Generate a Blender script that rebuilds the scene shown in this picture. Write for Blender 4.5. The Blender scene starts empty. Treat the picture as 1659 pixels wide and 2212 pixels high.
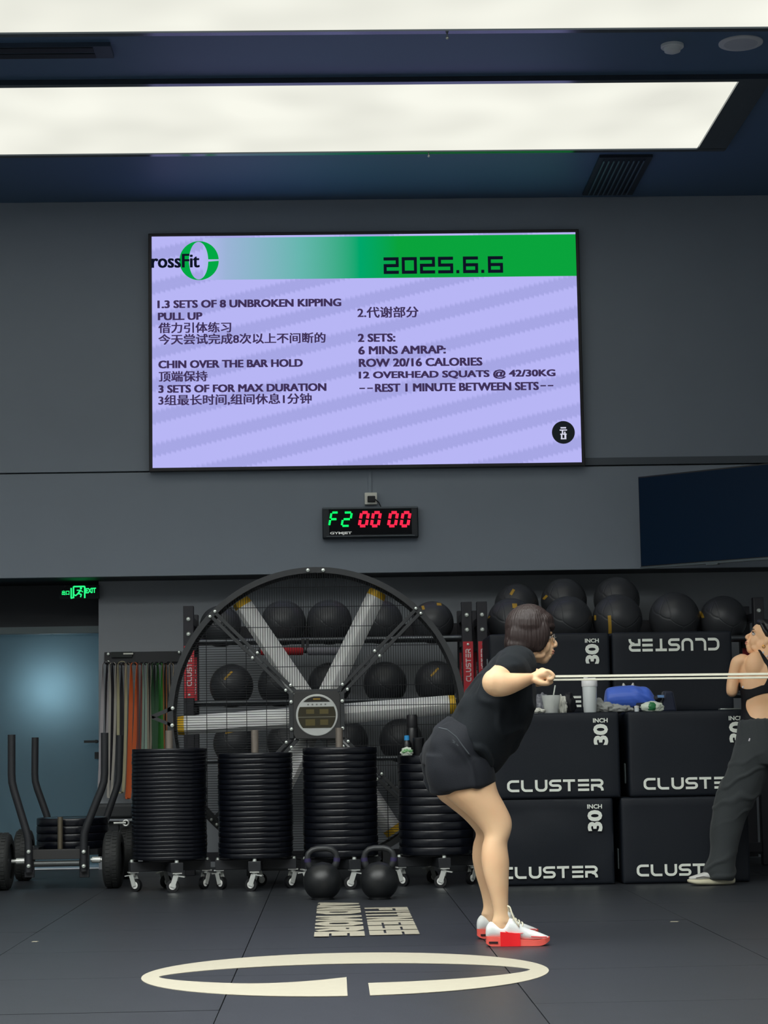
import bpy, bmesh, math, random
import numpy as np
from mathutils import Vector, Matrix, noise
random.seed(7)
PI = math.pi
SC = bpy.context.scene
COL = SC.collection

# ---------------------------------------------------------------- camera
CX, CY, FPX, H = 829.5, 1106.0, 4400.0, 0.84
_pi, _ya, _ro = .1141, .0266, -.0170
_cp, _sp, _cy, _sy = math.cos(_pi), math.sin(_pi), math.cos(_ya), math.sin(_ya)
FW = np.array([_sy*_cp, _cy*_cp, _sp]); _r = np.array([_cy, -_sy, 0.]); _u = np.cross(_r, FW)
_c, _s = math.cos(_ro), math.sin(_ro)
RT, UP = _c*_r+_s*_u, -_s*_r+_c*_u
cam = bpy.data.objects.new('camera', bpy.data.cameras.new('camera')); COL.objects.link(cam)
cam.data.sensor_fit = 'HORIZONTAL'; cam.data.sensor_width = 36; cam.data.lens = 36*FPX/1659
cam.data.clip_end = 100
m = Matrix.Identity(4)
for i in range(3):
    m[i][0], m[i][1], m[i][2] = RT[i], UP[i], -FW[i]
m[2][3] = H
cam.matrix_world = m
SC.camera = cam
def _ray(x, y): return FW+RT*(x-CX)/FPX-UP*(y-CY)/FPX
def P(x, y, Y):                      # point of the place seen at pixel x, y at distance Y
    d = _ray(x, y); return Vector((d[0]*Y/d[1], Y, H+d[2]*Y/d[1]))
def ZP(x, y, z):                     # same at height z
    d = _ray(x, y); k = (z-H)/d[2]; return Vector((d[0]*k, d[1]*k, z))

# ---------------------------------------------------------------- world, exposure
w = bpy.data.worlds.new('world'); SC.world = w; w.use_nodes = True
w.node_tree.nodes['Background'].inputs[0].default_value = (.5, .6, .7, 1)
w.node_tree.nodes['Background'].inputs[1].default_value = .02
SC.view_settings.view_transform = 'Standard'; SC.view_settings.look = 'None'
SC.view_settings.exposure = 0.0; SC.view_settings.gamma = 1.0
SC.view_settings.use_curve_mapping = False
SC.cycles.use_denoising = True
SC.cycles.max_bounces = 6
SC.cycles.sample_clamp_indirect = 3.0
LAMP_FAR, LAMP_NEAR = .87, 10.0      # unseen strips made far stronger than those in view, to light the room

# ---------------------------------------------------------------- materials
def lin(c):
    return tuple(((v/255+.055)/1.055)**2.4 if v > 10 else v/255/12.92 for v in c)
_M = {}
def mat(name, col, rough=.6, metal=0., spec=.5, nscale=0, namt=.25, bump=0., bscale=60, coat=0., alpha=1., trans=0., emit=None, es=1., sheen=0.):
    if name in _M: return _M[name]
    M = bpy.data.materials.new(name); M.use_nodes = True; nt = M.node_tree; b = nt.nodes['Principled BSDF']
    c = (*lin(col), 1)
    b.inputs['Base Color'].default_value = c; b.inputs['Roughness'].default_value = rough
    b.inputs['Metallic'].default_value = metal; b.inputs['Specular IOR Level'].default_value = spec
    b.inputs['Coat Weight'].default_value = coat; b.inputs['Alpha'].default_value = alpha
    b.inputs['Transmission Weight'].default_value = trans; b.inputs['Sheen Weight'].default_value = sheen
    if emit is not None:
        b.inputs['Emission Color'].default_value = (*lin(emit), 1); b.inputs['Emission Strength'].default_value = es
    tc = nt.nodes.new('ShaderNodeTexCoord')
    if nscale:
        n = nt.nodes.new('ShaderNodeTexNoise'); n.inputs['Scale'].default_value = nscale; n.inputs['Detail'].default_value = 4
        nt.links.new(tc.outputs['Object'], n.inputs['Vector'])
        mx = nt.nodes.new('ShaderNodeMix'); mx.data_type = 'RGBA'
        mx.inputs['A'].default_value = tuple(v*(1-namt) for v in c[:3])+(1,)
        mx.inputs['B'].default_value = tuple(min(1, v*(1+namt)) for v in c[:3])+(1,)
        nt.links.new(n.outputs['Fac'], mx.inputs['Factor']); nt.links.new(mx.outputs['Result'], b.inputs['Base Color'])
    if bump:
        n2 = nt.nodes.new('ShaderNodeTexNoise'); n2.inputs['Scale'].default_value = bscale; n2.inputs['Detail'].default_value = 3
        nt.links.new(tc.outputs['Object'], n2.inputs['Vector'])
        bp = nt.nodes.new('ShaderNodeBump'); bp.inputs['Strength'].default_value = bump; bp.inputs['Distance'].default_value = .004
        nt.links.new(n2.outputs['Fac'], bp.inputs['Height']); nt.links.new(bp.outputs['Normal'], b.inputs['Normal'])
    _M[name] = M; return M
def emis(name, col, s=1.):
    if name in _M: return _M[name]
    M = bpy.data.materials.new(name); M.use_nodes = True; nt = M.node_tree; nt.nodes.clear()
    e = nt.nodes.new('ShaderNodeEmission'); o = nt.nodes.new('ShaderNodeOutputMaterial')
    e.inputs[0].default_value = (*lin(col), 1); e.inputs[1].default_value = s
    nt.links.new(e.outputs[0], o.inputs[0]); _M[name] = M; return M

# ---------------------------------------------------------------- mesh helpers
W = {}                                # object -> world matrix at building time
def finish(o, parent, **k):
    COL.objects.link(o)
    if parent is not None: o.parent = parent
    W[o] = W.get(parent, Matrix.Identity(4)) if parent is not None else Matrix.Identity(4)
    for a, v in k.items():
        if v: o[a] = v
    return o
def tag(o, label=None, cat=None, group=None, kind=None):
    if label: o['label'] = label
    if cat: o['category'] = cat
    if group: o['group'] = group
    if kind: o['kind'] = kind
    return o
def thing(name, label, cat, loc=(0, 0, 0), rz=0, group=None):
    o = bpy.data.objects.new(name, None); o.empty_display_size = .1
    COL.objects.link(o); o.location = loc; o.rotation_euler = (0, 0, rz)
    W[o] = Matrix.Translation(Vector(loc)) @ Matrix.Rotation(rz, 4, 'Z')
    return tag(o, label, cat, group)
class MB:
    def __init__(s): s.v = []; s.f = []
    def add(s, v, f):
        n = len(s.v); s.v += [Vector(p) for p in v]; s.f += [tuple(i+n for i in q) for q in f]; return s
    def box(s, c, sz, R=None):
        x, y, z = (d/2 for d in sz); c = Vector(c)
        vs = [Vector((a*x, b*y, e*z)) for a in (-1, 1) for b in (-1, 1) for e in (-1, 1)]
        if R: vs = [R @ v for v in vs]
        return s.add([c+v for v in vs], [(0, 1, 3, 2), (4, 6, 7, 5), (0, 4, 5, 1), (2, 3, 7, 6), (0, 2, 6, 4), (1, 5, 7, 3)])
    def bar(s, a, b, w, d, up=(0, 1, 0)):       # rectangular bar a->b, width w across, d along up
        a, b = Vector(a), Vector(b); t = (b-a).normalized(); u = Vector(up); u = (u-t*u.dot(t)).normalized(); x = t.cross(u)
        vs = [p+x*(i*w/2)+u*(j*d/2) for p in (a, b) for i, j in ((-1, -1), (1, -1), (1, 1), (-1, 1))]
        return s.add(vs, [(0, 1, 2, 3), (4, 7, 6, 5), (0, 4, 5, 1), (1, 5, 6, 2), (2, 6, 7, 3), (3, 7, 4, 0)])
    def tube(s, pts, r, n=12, closed=False, flat=1., up=None, cap=True):
        pts = [Vector(p) for p in pts]; N = len(pts); rs = r if isinstance(r, (list, tuple)) else [r]*N; rings = []
        pu = Vector(up) if up else None
        for i, p in enumerate(pts):
            if closed: t = (pts[(i+1) % N]-pts[i-1]).normalized()
            else: t = (pts[min(i+1, N-1)]-pts[max(i-1, 0)]).normalized()
            if pu is None: pu = Vector((0, 0, 1)) if abs(t.z) < .9 else Vector((1, 0, 0))
            u = (pu-t*pu.dot(t)); u = u.normalized() if u.length > 1e-6 else Vector((1, 0, 0)); x = t.cross(u)
            if not up: pu = u
            rings.append([p+(u*math.cos(2*PI*k/n)+x*(flat*math.sin(2*PI*k/n)))*rs[i] for k in range(n)])
        v = [q for R in rings for q in R]; f = []
        for i in range(N if closed else N-1):
            for k in range(n):
                a, b = i*n+k, i*n+(k+1) % n; c, d = ((i+1) % N)*n+(k+1) % n, ((i+1) % N)*n+k
                f.append((a, b, c, d))
        if not closed and cap: f += [tuple(range(n))[::-1], tuple(range((N-1)*n, N*n))]
        return s.add(v, f)
    def cyl(s, a, b, r, n=20, r2=None): return s.tube([a, b], [r, r if r2 is None else r2], n)
    def lathe(s, prof, c=(0, 0, 0), n=32, axis='Z', cap=True):
        c = Vector(c); v = []; f = []
        for r, z in prof:
            for k in range(n):
                a = 2*PI*k/n; p = (r*math.cos(a), r*math.sin(a), z)
                if axis == 'Y': p = (p[0], p[2], p[1])
                if axis == 'X': p = (p[2], p[0], p[1])
                v.append(c+Vector(p))
        for i in range(len(prof)-1):
            for k in range(n): f.append((i*n+k, i*n+(k+1) % n, (i+1)*n+(k+1) % n, (i+1)*n+k))
        if cap: f += [tuple(range(n))[::-1], tuple(range((len(prof)-1)*n, len(prof)*n))]
        return s.add(v, f)
    def ball(s, c, r, seg=24, rings=14, R=None):
        c = Vector(c); r = Vector((r, r, r)) if isinstance(r, (int, float)) else Vector(r); v = []; f = []
        for i in range(rings+1):
            th = PI*i/rings
            for k in range(seg):
                a = 2*PI*k/seg; p = Vector((r.x*math.sin(th)*math.cos(a), r.y*math.sin(th)*math.sin(a), r.z*math.cos(th)))
                if R: p = R @ p
                v.append(c+p)
        for i in range(rings):
            for k in range(seg): f.append((i*seg+k, (i+1)*seg+k, (i+1)*seg+(k+1) % seg, i*seg+(k+1) % seg))
        return s.add(v, f)
    def prism(s, poly, d, o=(0, 0, 0), X=(1, 0, 0), Y=(0, 0, 1), N=(0, -1, 0)):
        o, X, Y, N = Vector(o), Vector(X), Vector(Y), Vector(N); n = len(poly)
        v = [o+X*a+Y*b for a, b in poly]+[o+X*a+Y*b+N*d for a, b in poly]
        return s.add(v, [tuple(range(n)), tuple(range(2*n-1, n-1, -1))]+[(i, (i+1) % n, n+(i+1) % n, n+i) for i in range(n)])
    def mesh(s, name, M=None, smooth=None):
        me = bpy.data.meshes.new(name); me.from_pydata([tuple(v) for v in s.v], [], s.f)
        bm = bmesh.new(); bm.from_mesh(me); bmesh.ops.remove_doubles(bm, verts=bm.verts, dist=1e-6)
        bmesh.ops.recalc_face_normals(bm, faces=bm.faces); bm.to_mesh(me); bm.free()
        if M: me.materials.append(M)
        if smooth is not None: smooth_by(me, smooth)
        return me
    def build(s, name, M, parent=None, smooth=35, world=True, bevel=0, seg=2, label=None, **k):
        if parent is not None and world:
            inv = W[parent].inverted(); s.v = [inv @ p for p in s.v]
        o = bpy.data.objects.new(name, s.mesh(name, M, smooth))
        if bevel:
            b = o.modifiers.new('bevel', 'BEVEL'); b.width = bevel; b.segments = seg; b.limit_method = 'ANGLE'; b.angle_limit = .7
        if label: o['label'] = label
        return finish(o, parent, **k)
def smooth_by(me, deg):
    n = len(me.polygons)
    me.polygons.foreach_set('use_smooth', [True]*n)
    if deg < 180:
        bm = bmesh.new(); bm.from_mesh(me); lim = math.radians(deg)
        for e in bm.edges:
            e.smooth = not (len(e.link_faces) == 2 and e.calc_face_angle(0) > lim)
        bm.to_mesh(me); bm.free()
def put(name, me, parent=None, label=None, **k):
    o = bpy.data.objects.new(name, me)
    if parent is not None: me.transform(W[parent].inverted())
    if label: o['label'] = label
    return finish(o, parent, **k)
def dup(root, loc, rz=None, label=None, group=None):
    r = root.copy(); COL.objects.link(r); r.location = loc
    if rz is not None: r.rotation_euler = (0, 0, rz)
    if label: r['label'] = label
    if group: r['group'] = group
    for ch in KIDS(root):
        c = ch.copy(); COL.objects.link(c); c.parent = r
        for g in KIDS(ch):
            d = g.copy(); COL.objects.link(d); d.parent = c
    return r
def KIDS(o): return [c for c in bpy.data.objects if c.parent == o]
def struct(name, mb, M, parent=None, **k): 
    o = mb.build(name, M, parent, **k)
    if parent is None: o['kind'] = 'structure'
    return o

# ---- soft shapes: rings given by two edge points and a half depth; voxel-remeshed into one skin
def ringloft(rings, sub=4, n=22, capk=.6, pw=1.0):
    """rings: (A, B, rb[, depthdir]) A, B opposite edge points; rb half size across"""
    C = [((a+b)/2, (a-b)/2, rb, (Vector(q[0]) if q else Vector((0, 1, 0)))) for a, b, rb, *q in rings]
    out = []
    for i in range(len(C)-1):
        p0, p1, p2, p3 = C[max(i-1, 0)], C[i], C[i+1], C[min(i+2, len(C)-1)]
        for j in range(sub):
            t = j/sub; h = [-.5*t+t*t-.5*t**3, 1-2.5*t*t+1.5*t**3, .5*t+2*t*t-1.5*t**3, -.5*t*t+.5*t**3]
            out.append(tuple(sum((p[k]*hh for p, hh in zip((p0, p1, p2, p3), h)), Vector((0, 0, 0)) if k != 2 else 0.) for k in range(4)))
    out.append(C[-1])
    def cap(o, q):
        t = (o[0]-q[0]).normalized(); r = min(o[1].length, o[2]); res = []
        for a in (30, 60, 85):
            s, c = math.sin(math.radians(a)), math.cos(math.radians(a))
            res.append((o[0]+t*(r*s*capk), o[1]*c, o[2]*c, o[3]))
        return res
    out = cap(out[0], out[1])[::-1]+out+cap(out[-1], out[-2])
    v = []; f = []
    for c, a, rb, q in out:
        q = (q-a*(q.dot(a)/max(a.length_squared, 1e-9))).normalized()
        for k in range(n):
            th = 2*PI*k/n; cc, ss = math.cos(th), math.sin(th)
            v.append(c+a*(math.copysign(abs(cc)**pw, cc))+q*(rb*math.copysign(abs(ss)**pw, ss)))
    for i in range(len(out)-1):
        for k in range(n): f.append((i*n+k, i*n+(k+1) % n, (i+1)*n+(k+1) % n, (i+1)*n+k))
    f += [tuple(range(n))[::-1], tuple(range((len(out)-1)*n, len(out)*n))]
    return v, f
def limb(pts, n=16, sub=4, flat=1.):                # pts: (centre, radius)
    R = []
    for i, (c, r) in enumerate(pts):
        c = Vector(c); t = (Vector(pts[min(i+1, len(pts)-1)][0])-Vector(pts[max(i-1, 0)][0])).normalized()
        q = Vector((0, 1, 0)) if abs(t.y) < .8 else Vector((0, 0, 1))
        q = (q-t*q.dot(t)).normalized(); a = t.cross(q)
        R.append((c+a*r, c-a*r, r*flat, q))
    return ringloft(R, sub=sub, n=n, capk=1.)
def skin(name, M, shapes, voxel=.005, smooth=4, fold=None):
    me = bpy.data.meshes.new(name); vs = []; fs = []
    for v, f in shapes:
        n = len(vs); vs += [tuple(p) for p in v]; fs += [tuple(i+n for i in q) for q in f]
    me.from_pydata(vs, [], fs)
    bm = bmesh.new(); bm.from_mesh(me); bmesh.ops.recalc_face_normals(bm, faces=bm.faces); bm.to_mesh(me); bm.free()
    o = bpy.data.objects.new(name, me); COL.objects.link(o)
    r = o.modifiers.new('r', 'REMESH'); r.mode = 'VOXEL'; r.voxel_size = voxel
    if smooth:
        s = o.modifiers.new('s', 'SMOOTH'); s.iterations = smooth; s.factor = .5
    dg = bpy.context.evaluated_depsgraph_get(); ev = o.evaluated_get(dg)
    out = bpy.data.meshes.new_from_object(ev); bpy.data.objects.remove(o); out.name = name
    if fold:
        co = np.empty(len(out.vertices)*3); out.vertices.foreach_get('co', co); co = co.reshape(-1, 3)
        no = np.array([v.normal[:] for v in out.vertices])
        co += no*fold(co)[:, None]; out.vertices.foreach_set('co', co.ravel()); out.update()
    out.materials.clear(); out.materials.append(M)
    out.polygons.foreach_set('use_smooth', [True]*len(out.polygons))
    return out
def ell(c, r, R=None, T=None):
    b = MB().ball(c, r, 20, 12, R); v = b.v
    if T: v = [T @ p for p in v]
    return v, b.f

# ---- lettering
_TX = {}
def text2d(body, bold=0.):
    k = (body, bold)
    if k in _TX: return _TX[k]
    cu = bpy.data.curves.new('t', 'FONT'); cu.body = body; cu.size = 1; cu.offset = bold; cu.resolution_u = 3
    cu.fill_mode = 'FRONT'
    o = bpy.data.objects.new('t', cu); COL.objects.link(o)
    dg = bpy.context.evaluated_depsgraph_get(); me = bpy.data.meshes.new_from_object(o.evaluated_get(dg))
    v = np.array([q.co[:2] for q in me.vertices]); f = [tuple(p.vertices) for p in me.polygons]
    bpy.data.objects.remove(o); bpy.data.meshes.remove(me)
    lo, hi = v.min(0), v.max(0); v = (v-lo)/(hi-lo)
    _TX[k] = (v, f); return _TX[k]
def letters(name, body, o, X, Y, M, parent, bold=.01, label=None, **k):
    """o lower-left corner, X and Y full-length vectors of the writing's box"""
    v, f = text2d(body, bold); o, X, Y = Vector(o), Vector(X), Vector(Y)
    mb = MB(); mb.v = [o+X*float(p[0])+Y*float(p[1]) for p in v]; mb.f = list(f)
    if parent is not None:
        inv = W[parent].inverted(); mb.v = [inv @ p for p in mb.v]
    me = bpy.data.meshes.new(name); me.from_pydata([tuple(p) for p in mb.v], [], mb.f); me.materials.append(M)
    ob = bpy.data.objects.new(name, me)
    if label: ob['label'] = label
    return finish(ob, parent, **k)
G = {'C': [[(1, .9), (.3, .9), (.1, .72), (.1, .28), (.3, .1), (1, .1)]],
     'L': [[(.1, 1), (.1, .28), (.28, .1), (.95, .1)]],
     'U': [[(.1, 1), (.1, .28), (.3, .1), (.72, .1), (.92, .28), (.92, 1)]],
     'S': [[(1, .9), (.25, .9), (.1, .77), (.1, .63), (.25, .5), (.8, .5), (.93, .38), (.93, .22), (.8, .1), (.02, .1)]],
     'T': [[(0, .9), (1, .9)], [(.5, .9), (.5, 0)]],
     'E': [[(.08, .9), (1, .9)], [(.08, .5), (1, .5)], [(.08, .1), (1, .1)]],
     'R': [[(0, .9), (.78, .9), (.93, .77), (.93, .6), (.78, .46), (0, .46)], [(.1, .46), (.1, 0)], [(.55, .40), (.8, .34), (.93, .16), (.93, 0)]],
     '2': [[(0, .92), (.9, .92), (.9, .5), (.1, .5), (.1, .08), (1, .08)]],
     '0': [[(.1, .92), (.9, .92), (.9, .08), (.1, .08), (.1, .92)]],
     '5': [[(1, .92), (.1, .92), (.1, .5), (.9, .5), (.9, .08), (0, .08)]],
     '6': [[(1, .92), (.1, .92), (.1, .08), (.9, .08), (.9, .5), (.1, .5)]],
     '.': [[(.0, .08), (.2, .08)]]}
def stroke2d(pl, t):
    pl = [np.array(p, float) for p in pl]; L = []; Rr = []
    for i, p in enumerate(pl):
        d0 = (p-pl[i-1]) if i else None; d1 = (pl[i+1]-p) if i < len(pl)-1 else None
        if i == 0 and np.allclose(pl[0], pl[-1]): d0 = pl[0]-pl[-2]
        if i == len(pl)-1 and np.allclose(pl[0], pl[-1]): d1 = pl[1]-pl[0]
        ds = [d/np.linalg.norm(d) for d in (d0, d1) if d is not None]
        ns = [np.array([-d[1], d[0]]) for d in ds]; n = sum(ns); n = n/np.linalg.norm(n); n = n/max(.4, n @ ns[0])
        L.append(p+n*t/2); Rr.append(p-n*t/2)
    return L, Rr
def rounded(pl, k=.5, n=4):
    pl = [np.array(p, float) for p in pl]; out = [pl[0]]
    for a, b, c in zip(pl, pl[1:], pl[2:]):
        d0, d1 = a-b, c-b; l0, l1 = np.linalg.norm(d0), np.linalg.norm(d1); r = min(l0, l1)*k
        p0, p1 = b+d0/l0*r, b+d1/l1*r
        for i in range(n+1):
            u = i/n; out.append(p0*(1-u)**2+2*b*u*(1-u)+p1*u*u)
    q = [out[0]]
    for p in out[1:]+[pl[-1]]:
        if np.linalg.norm(p-q[-1]) > 1e-4: q.append(p)
    return q
def strokes(body, adv=1.16, t=.2, asp=1., rnd=0):
    v = []; f = []; x = 0; g_ = 0
    for ch in body:
        g_ += 1
        for li, pl in enumerate(G[ch]):
            pl = [(a*asp, b) for a, b in pl]; pl = rounded(pl, rnd) if rnd and len(pl) > 2 else pl
            L, Rr = stroke2d(pl, t); n = len(v)
            v += [(p[0]+x, p[1], li) for q in zip(L, Rr) for p in (q[0], q[1])]
            f += [(n+2*i, n+2*i+1, n+2*i+3, n+2*i+2) for i in range(len(L)-1)]
        x += (.45 if ch == '.' else adv)*asp
    v = np.array(v, float); lo, hi = v.min(0), v.max(0); lo[2], hi[2] = 0, 1
    return (v-lo)/(hi-lo), f
_TX[('CLUSTER', -1)] = strokes('CLUSTER', t=.215, rnd=.49)
_TX[('2025.6.6', -1)] = strokes('2025.6.6', adv=1.2, t=.2)

# ================================================================ SETTING
ZC = 4.773; YU = 14.4; YL = 14.8; ZL = 2.058
m_wall = mat('wall_paint', (140, 150, 162), .75, nscale=3, namt=.05)
m_ceil = mat('ceiling_paint', (78, 106, 138), .5, nscale=2, namt=.06)
m_dark = mat('dark_panel', (22, 28, 36), .5)
m_mat = mat('rubber_mat', (46, 49, 54), .42, spec=.5, nscale=9, namt=.2, bump=.25, bscale=220)
m_under = mat('sub_floor', (12, 12, 13), .9)
m_black = mat('black_steel', (18, 21, 26), .42, spec=.5, bump=.1, bscale=300)
m_black2 = mat('dark_grey_steel', (38, 40, 44), .45)
m_chrome = mat('bright_zinc', (232, 235, 230), .3, metal=.45)
m_bolt = mat('zinc_bolt', (215, 222, 215), .3, metal=.55)
floor = struct('floor', MB().box((-.5, 5, -.06), (12.4, 20.4, .08)), m_under)
mats_me = MB().box((0, 0, -.01), (1.0142, .9965, .02)).mesh('floor_mat', m_mat)
n = 0
for i in range(-6, 6):
    for j in range(-5, 14):
        y = .73+j*1.0+.5 
        o = bpy.data.objects.new('floor_mat', mats_me); o.location = (.135+1.018*(i+.5)-.515+.0, y, random.choice((0, 0, -.0006, -.001)))
        b = None
        finish(o, floor)
struct('ceiling', MB().box((-.5, 5, ZC+.05), (12.4, 20.4, .1)), m_ceil)
m_side = mat('side_wall_paint', (165, 168, 170), .8)
struct('wall_left', MB().box((-6.6, 5, 2.35), (.2, 20.4, 5)), m_side)
struct('wall_right', MB().box((5.6, 5, 2.35), (.2, 20.4, 5)), m_side)
struct('wall_front', MB().box((-.5, -5.1, 2.35), (12.4, .2, 5)), m_side)
XD = P(213, 1400, YL).x                       # right jamb of the doorway
wb = struct('wall_back', MB().box(((XD+5.6)/2, YL+.25, 1.2), (5.6-XD, .5, 2.4+.3)), mat('wall_paint_low', (152, 157, 163), .75, nscale=3, namt=.05))
ub = struct('wall_back_upper', MB().box((-.5, YU+.42, (ZL+.0+ZC)/2), (12.2, .76, ZC-ZL)), m_dark)
zj = 2.803
for k, (z0, z1) in enumerate(((ZL, zj-.005), (zj+.005, ZC))):
    MB().box((-.5, YU+.02, (z0+z1)/2), (12.1, .04, z1-z0)).build('wall_panel', m_wall, ub, bevel=.002)
xs = P(1262, 1000, YU).x
struct('trim_1', MB().box(((xs+5.4)/2, YU-.004, zj+.03), (5.4-xs, .012, .052)), mat('trim_grey', (84, 92, 100), .5))
# doorway
door = struct('door_1', MB().box(((XD-6.5)/2, YL+.34, P(100, 1356, YL).z), (XD+6.5, .1, .05)), mat('door_frame', (98, 110, 112), .4, metal=.3))
zt = P(100, 1356, YL).z
m_glass = mat('frosted_glass', (165, 195, 205), .3, spec=.5, coat=.15)
_g = m_glass.node_tree.nodes['Principled BSDF']; _g.inputs['Transmission Weight'].default_value = .9; _g.inputs['Roughness'].default_value = .75
x = XD
for k in range(3):
    wd = 1.12
    MB().box((x-wd/2-.004, YL+.35, (zt-.03+.012)/2), (wd-.012, .012, zt-.04)).build('glass_pane', m_glass, door)
    x -= wd
hd = MB().box((P(197, 1602, YL+.3).x, YL+.28, P(197, 1602, YL+.3).z), (.10, .015, .018)).cyl((P(208, 1602, YL+.3).x, YL+.28, P(197, 1602, YL+.3).z), (P(208, 1602, YL+.3).x, YL+.345, P(197, 1602, YL+.3).z), .012)
hd.build('door_handle', m_black, door)
MB().box((P(208, 1632, YL+.3).x, YL+.335, P(208, 1632, YL+.3).z), (.03, .02, .05)).build('lock', m_black, door)
struct('wall_transom', MB().box(((XD-6.5)/2, YL+.34, (zt+.026+2.35)/2), (XD+6.5, .08, 2.35-zt-.026)), m_dark)
# passage behind the frosted door, with its own lamp
m_pw = mat('passage_white', (225, 232, 240), .8)
for nm, c_, s_ in (('wall_passage_back', ((XD-6.5)/2, YL+2.4, 1.2), (XD+6.5+1.5, .1, 2.6)), ('wall_passage_right', (XD+.6, YL+1.45, 1.2), (.1, 1.8, 2.6)), ('wall_passage_left', (-6.55, YL+1.4, 1.2), (.1, 2., 2.6)), ('ceiling_passage', ((XD-6.5)/2, YL+1.4, 2.5), (XD+6.5+1.4, 2.1, .08)), ('floor_passage', ((XD-6.5)/2, YL+1.4, -.04), (XD+6.5+1.4, 2.1, .06))):
    struct(nm, MB().box(c_, s_), m_pw)
c = P(112, 1490, YL+1.0)
pl = thing('passage_lamp', 'round glowing lamp behind the frosted glass door', 'lamp', tuple(P(112, 1490, YL+1.0)))
MB().ball(c, .11).build('globe', emis('passage_glow', (215, 236, 245), 7.5), pl)
MB().cyl(c+Vector((0, 0, .1)), (c.x, c.y, 2.47), .012).build('stem', m_black, pl)
def diffuser_mat(name, col, s_):
    M = emis(name, col, s_); nt = M.node_tree; tc = nt.nodes.new('ShaderNodeTexCoord'); n = nt.nodes.new('ShaderNodeTexNoise'); n.inputs['Scale'].default_value = 1.3; n.inputs['Detail'].default_value = 1
    mr = nt.nodes.new('ShaderNodeMapRange'); mr.inputs['From Min'].default_value = .3; mr.inputs['From Max'].default_value = .7; mr.inputs['To Min'].default_value = s_*.93; mr.inputs['To Max'].default_value = s_*1.12
    nt.links.new(tc.outputs['Object'], n.inputs['Vector']); nt.links.new(n.outputs['Fac'], mr.inputs['Value']); nt.links.new(mr.outputs[0], [q for q in nt.nodes if q.type == 'EMISSION'][0].inputs[1]); return M
M_FAR = diffuser_mat('lamp_far', (252, 252, 240), LAMP_FAR)
# ceiling light strips
m_frame = mat('light_frame', (84, 92, 100), .16, metal=.75)
m_added_baffle = mat('added_baffle_paint', (26, 32, 40), .5)
labels = ['long rectangular ceiling light panel nearest the back wall, its slanted right end in view',
          'second long ceiling light panel from the back wall, cut by the top of the photo']
for k in range(6):
    y0 = 11.74-2.30*k; y1 = y0+1.376; x0, x1 = -5.6, 2.472
    s = LAMP_FAR if k < 2 else LAMP_NEAR
    M = M_FAR if k < 2 else emis('lamp_near', (247, 250, 246), LAMP_NEAR)
    lt = thing('ceiling_light_panel', labels[k] if k < 2 else 'long ceiling light panel over the training floor behind the view', 'light', ((x0+x1)/2, (y0+y1)/2, ZC), group='ceiling light panels')
    MB().box(((x0+x1)/2, (y0+y1)/2, ZC-.018), (x1-x0, y1-y0, .012)).build('diffuser', M, lt)
    if k > 1:                                # baffles added on the unseen strips to keep the upper back wall dark
        for yy in (y0-.02, (y0+y1)/2, y1+.02): MB().box(((x0+x1)/2, yy, ZC-.11), (x1-x0, .03, .14)).build('added_baffle', m_added_baffle, lt)
    fr = MB()
    fr.box(((x0+x1)/2+.08, y0-.03, ZC-.016), (x1-x0+.22, .05, .032)).box(((x0+x1)/2+.08, y1+.03, ZC-.016), (x1-x0+.22, .05, .032))
    fr.box((x1+.1, (y0+y1)/2, ZC-.015), (.19, y1-y0+.1, .03)).box((x0-.05, (y0+y1)/2, ZC-.015), (.09, y1-y0+.1, .03))
    fr.build('frame', m_frame, lt)
# ceiling fittings
v = thing('linear_air_slot', 'long dark slot vent between the two ceiling light panels on the left', 'vent', (-2.4, 11.15, ZC))
a = ZP(243, 106, ZC)
MB().box(((a.x-3.6)/2, 11.15, ZC-.012), (a.x+3.6, .2, .024)).build('frame', mat('vent_blue', (52, 66, 84), .5), v)
for i in range(2): MB().box(((a.x-3.7)/2, 11.10+.1*i, ZC-.026), (a.x+3.5, .07, .006)).build('slot', mat('slot_dark', (14, 22, 32), .6), v)
v = thing('louvred_air_grille', 'dark louvred ceiling grille right of centre near the back wall', 'vent', (2.02, 13.8, ZC))
MB().box((2.03, 13.81, ZC-.01), (.36, .95, .02)).build('frame', mat('grille_dark', (30, 40, 52), .5), v)
for i in range(9):
    MB().box((1.89+i*.034, 13.81, ZC-.026), (.010, .86, .016), Matrix.Rotation(.5, 3, 'Y')).build('slat', mat('grille_slat', (60, 76, 92), .5), v)
v = thing('smoke_detector', 'small round smoke detector on the ceiling between the light panels', 'detector', tuple(ZP(1452, 97, ZC)))
c = ZP(1452, 97, ZC)
MB().lathe([(.065, 0), (.065, -.015), (.06, -.02)], c, 24).build('base', mat('pale_plastic', (215, 220, 224), .5), v)
MB().lathe([(.05, -.018), (.045, -.04), (.02, -.05)], c, 24).build('dome', mat('pale_plastic', (215, 220, 224)), v)
v = thing('ceiling_speaker', 'flush round grey speaker in the ceiling at the upper right', 'speaker', tuple(ZP(1600, 92, ZC)))
c = ZP(1600, 92, ZC)
MB().lathe([(.125, 0), (.125, -.006), (.118, -.01)], c, 36).build('rim', mat('speaker_grey', (205, 208, 214), .6), v)
MB().lathe([(.117, -.004), (.117, -.009), (.03, -.013)], c, 36).build('grille', mat('speaker_grille', (185, 190, 200), .7), v)
for (px, py) in ((966, 82), (926, 337)):
    c = ZP(px, py, ZC-.05)
    tag(MB().ball(c, .009).cyl(c, c+Vector((0, 0, .05)), .004).build('sprinkler', m_bolt), 'tiny metal nozzle under the frame of a ceiling light, ' + ('near the top of the photo' if py < 100 else 'above the screen'), 'sprinkler')

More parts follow.
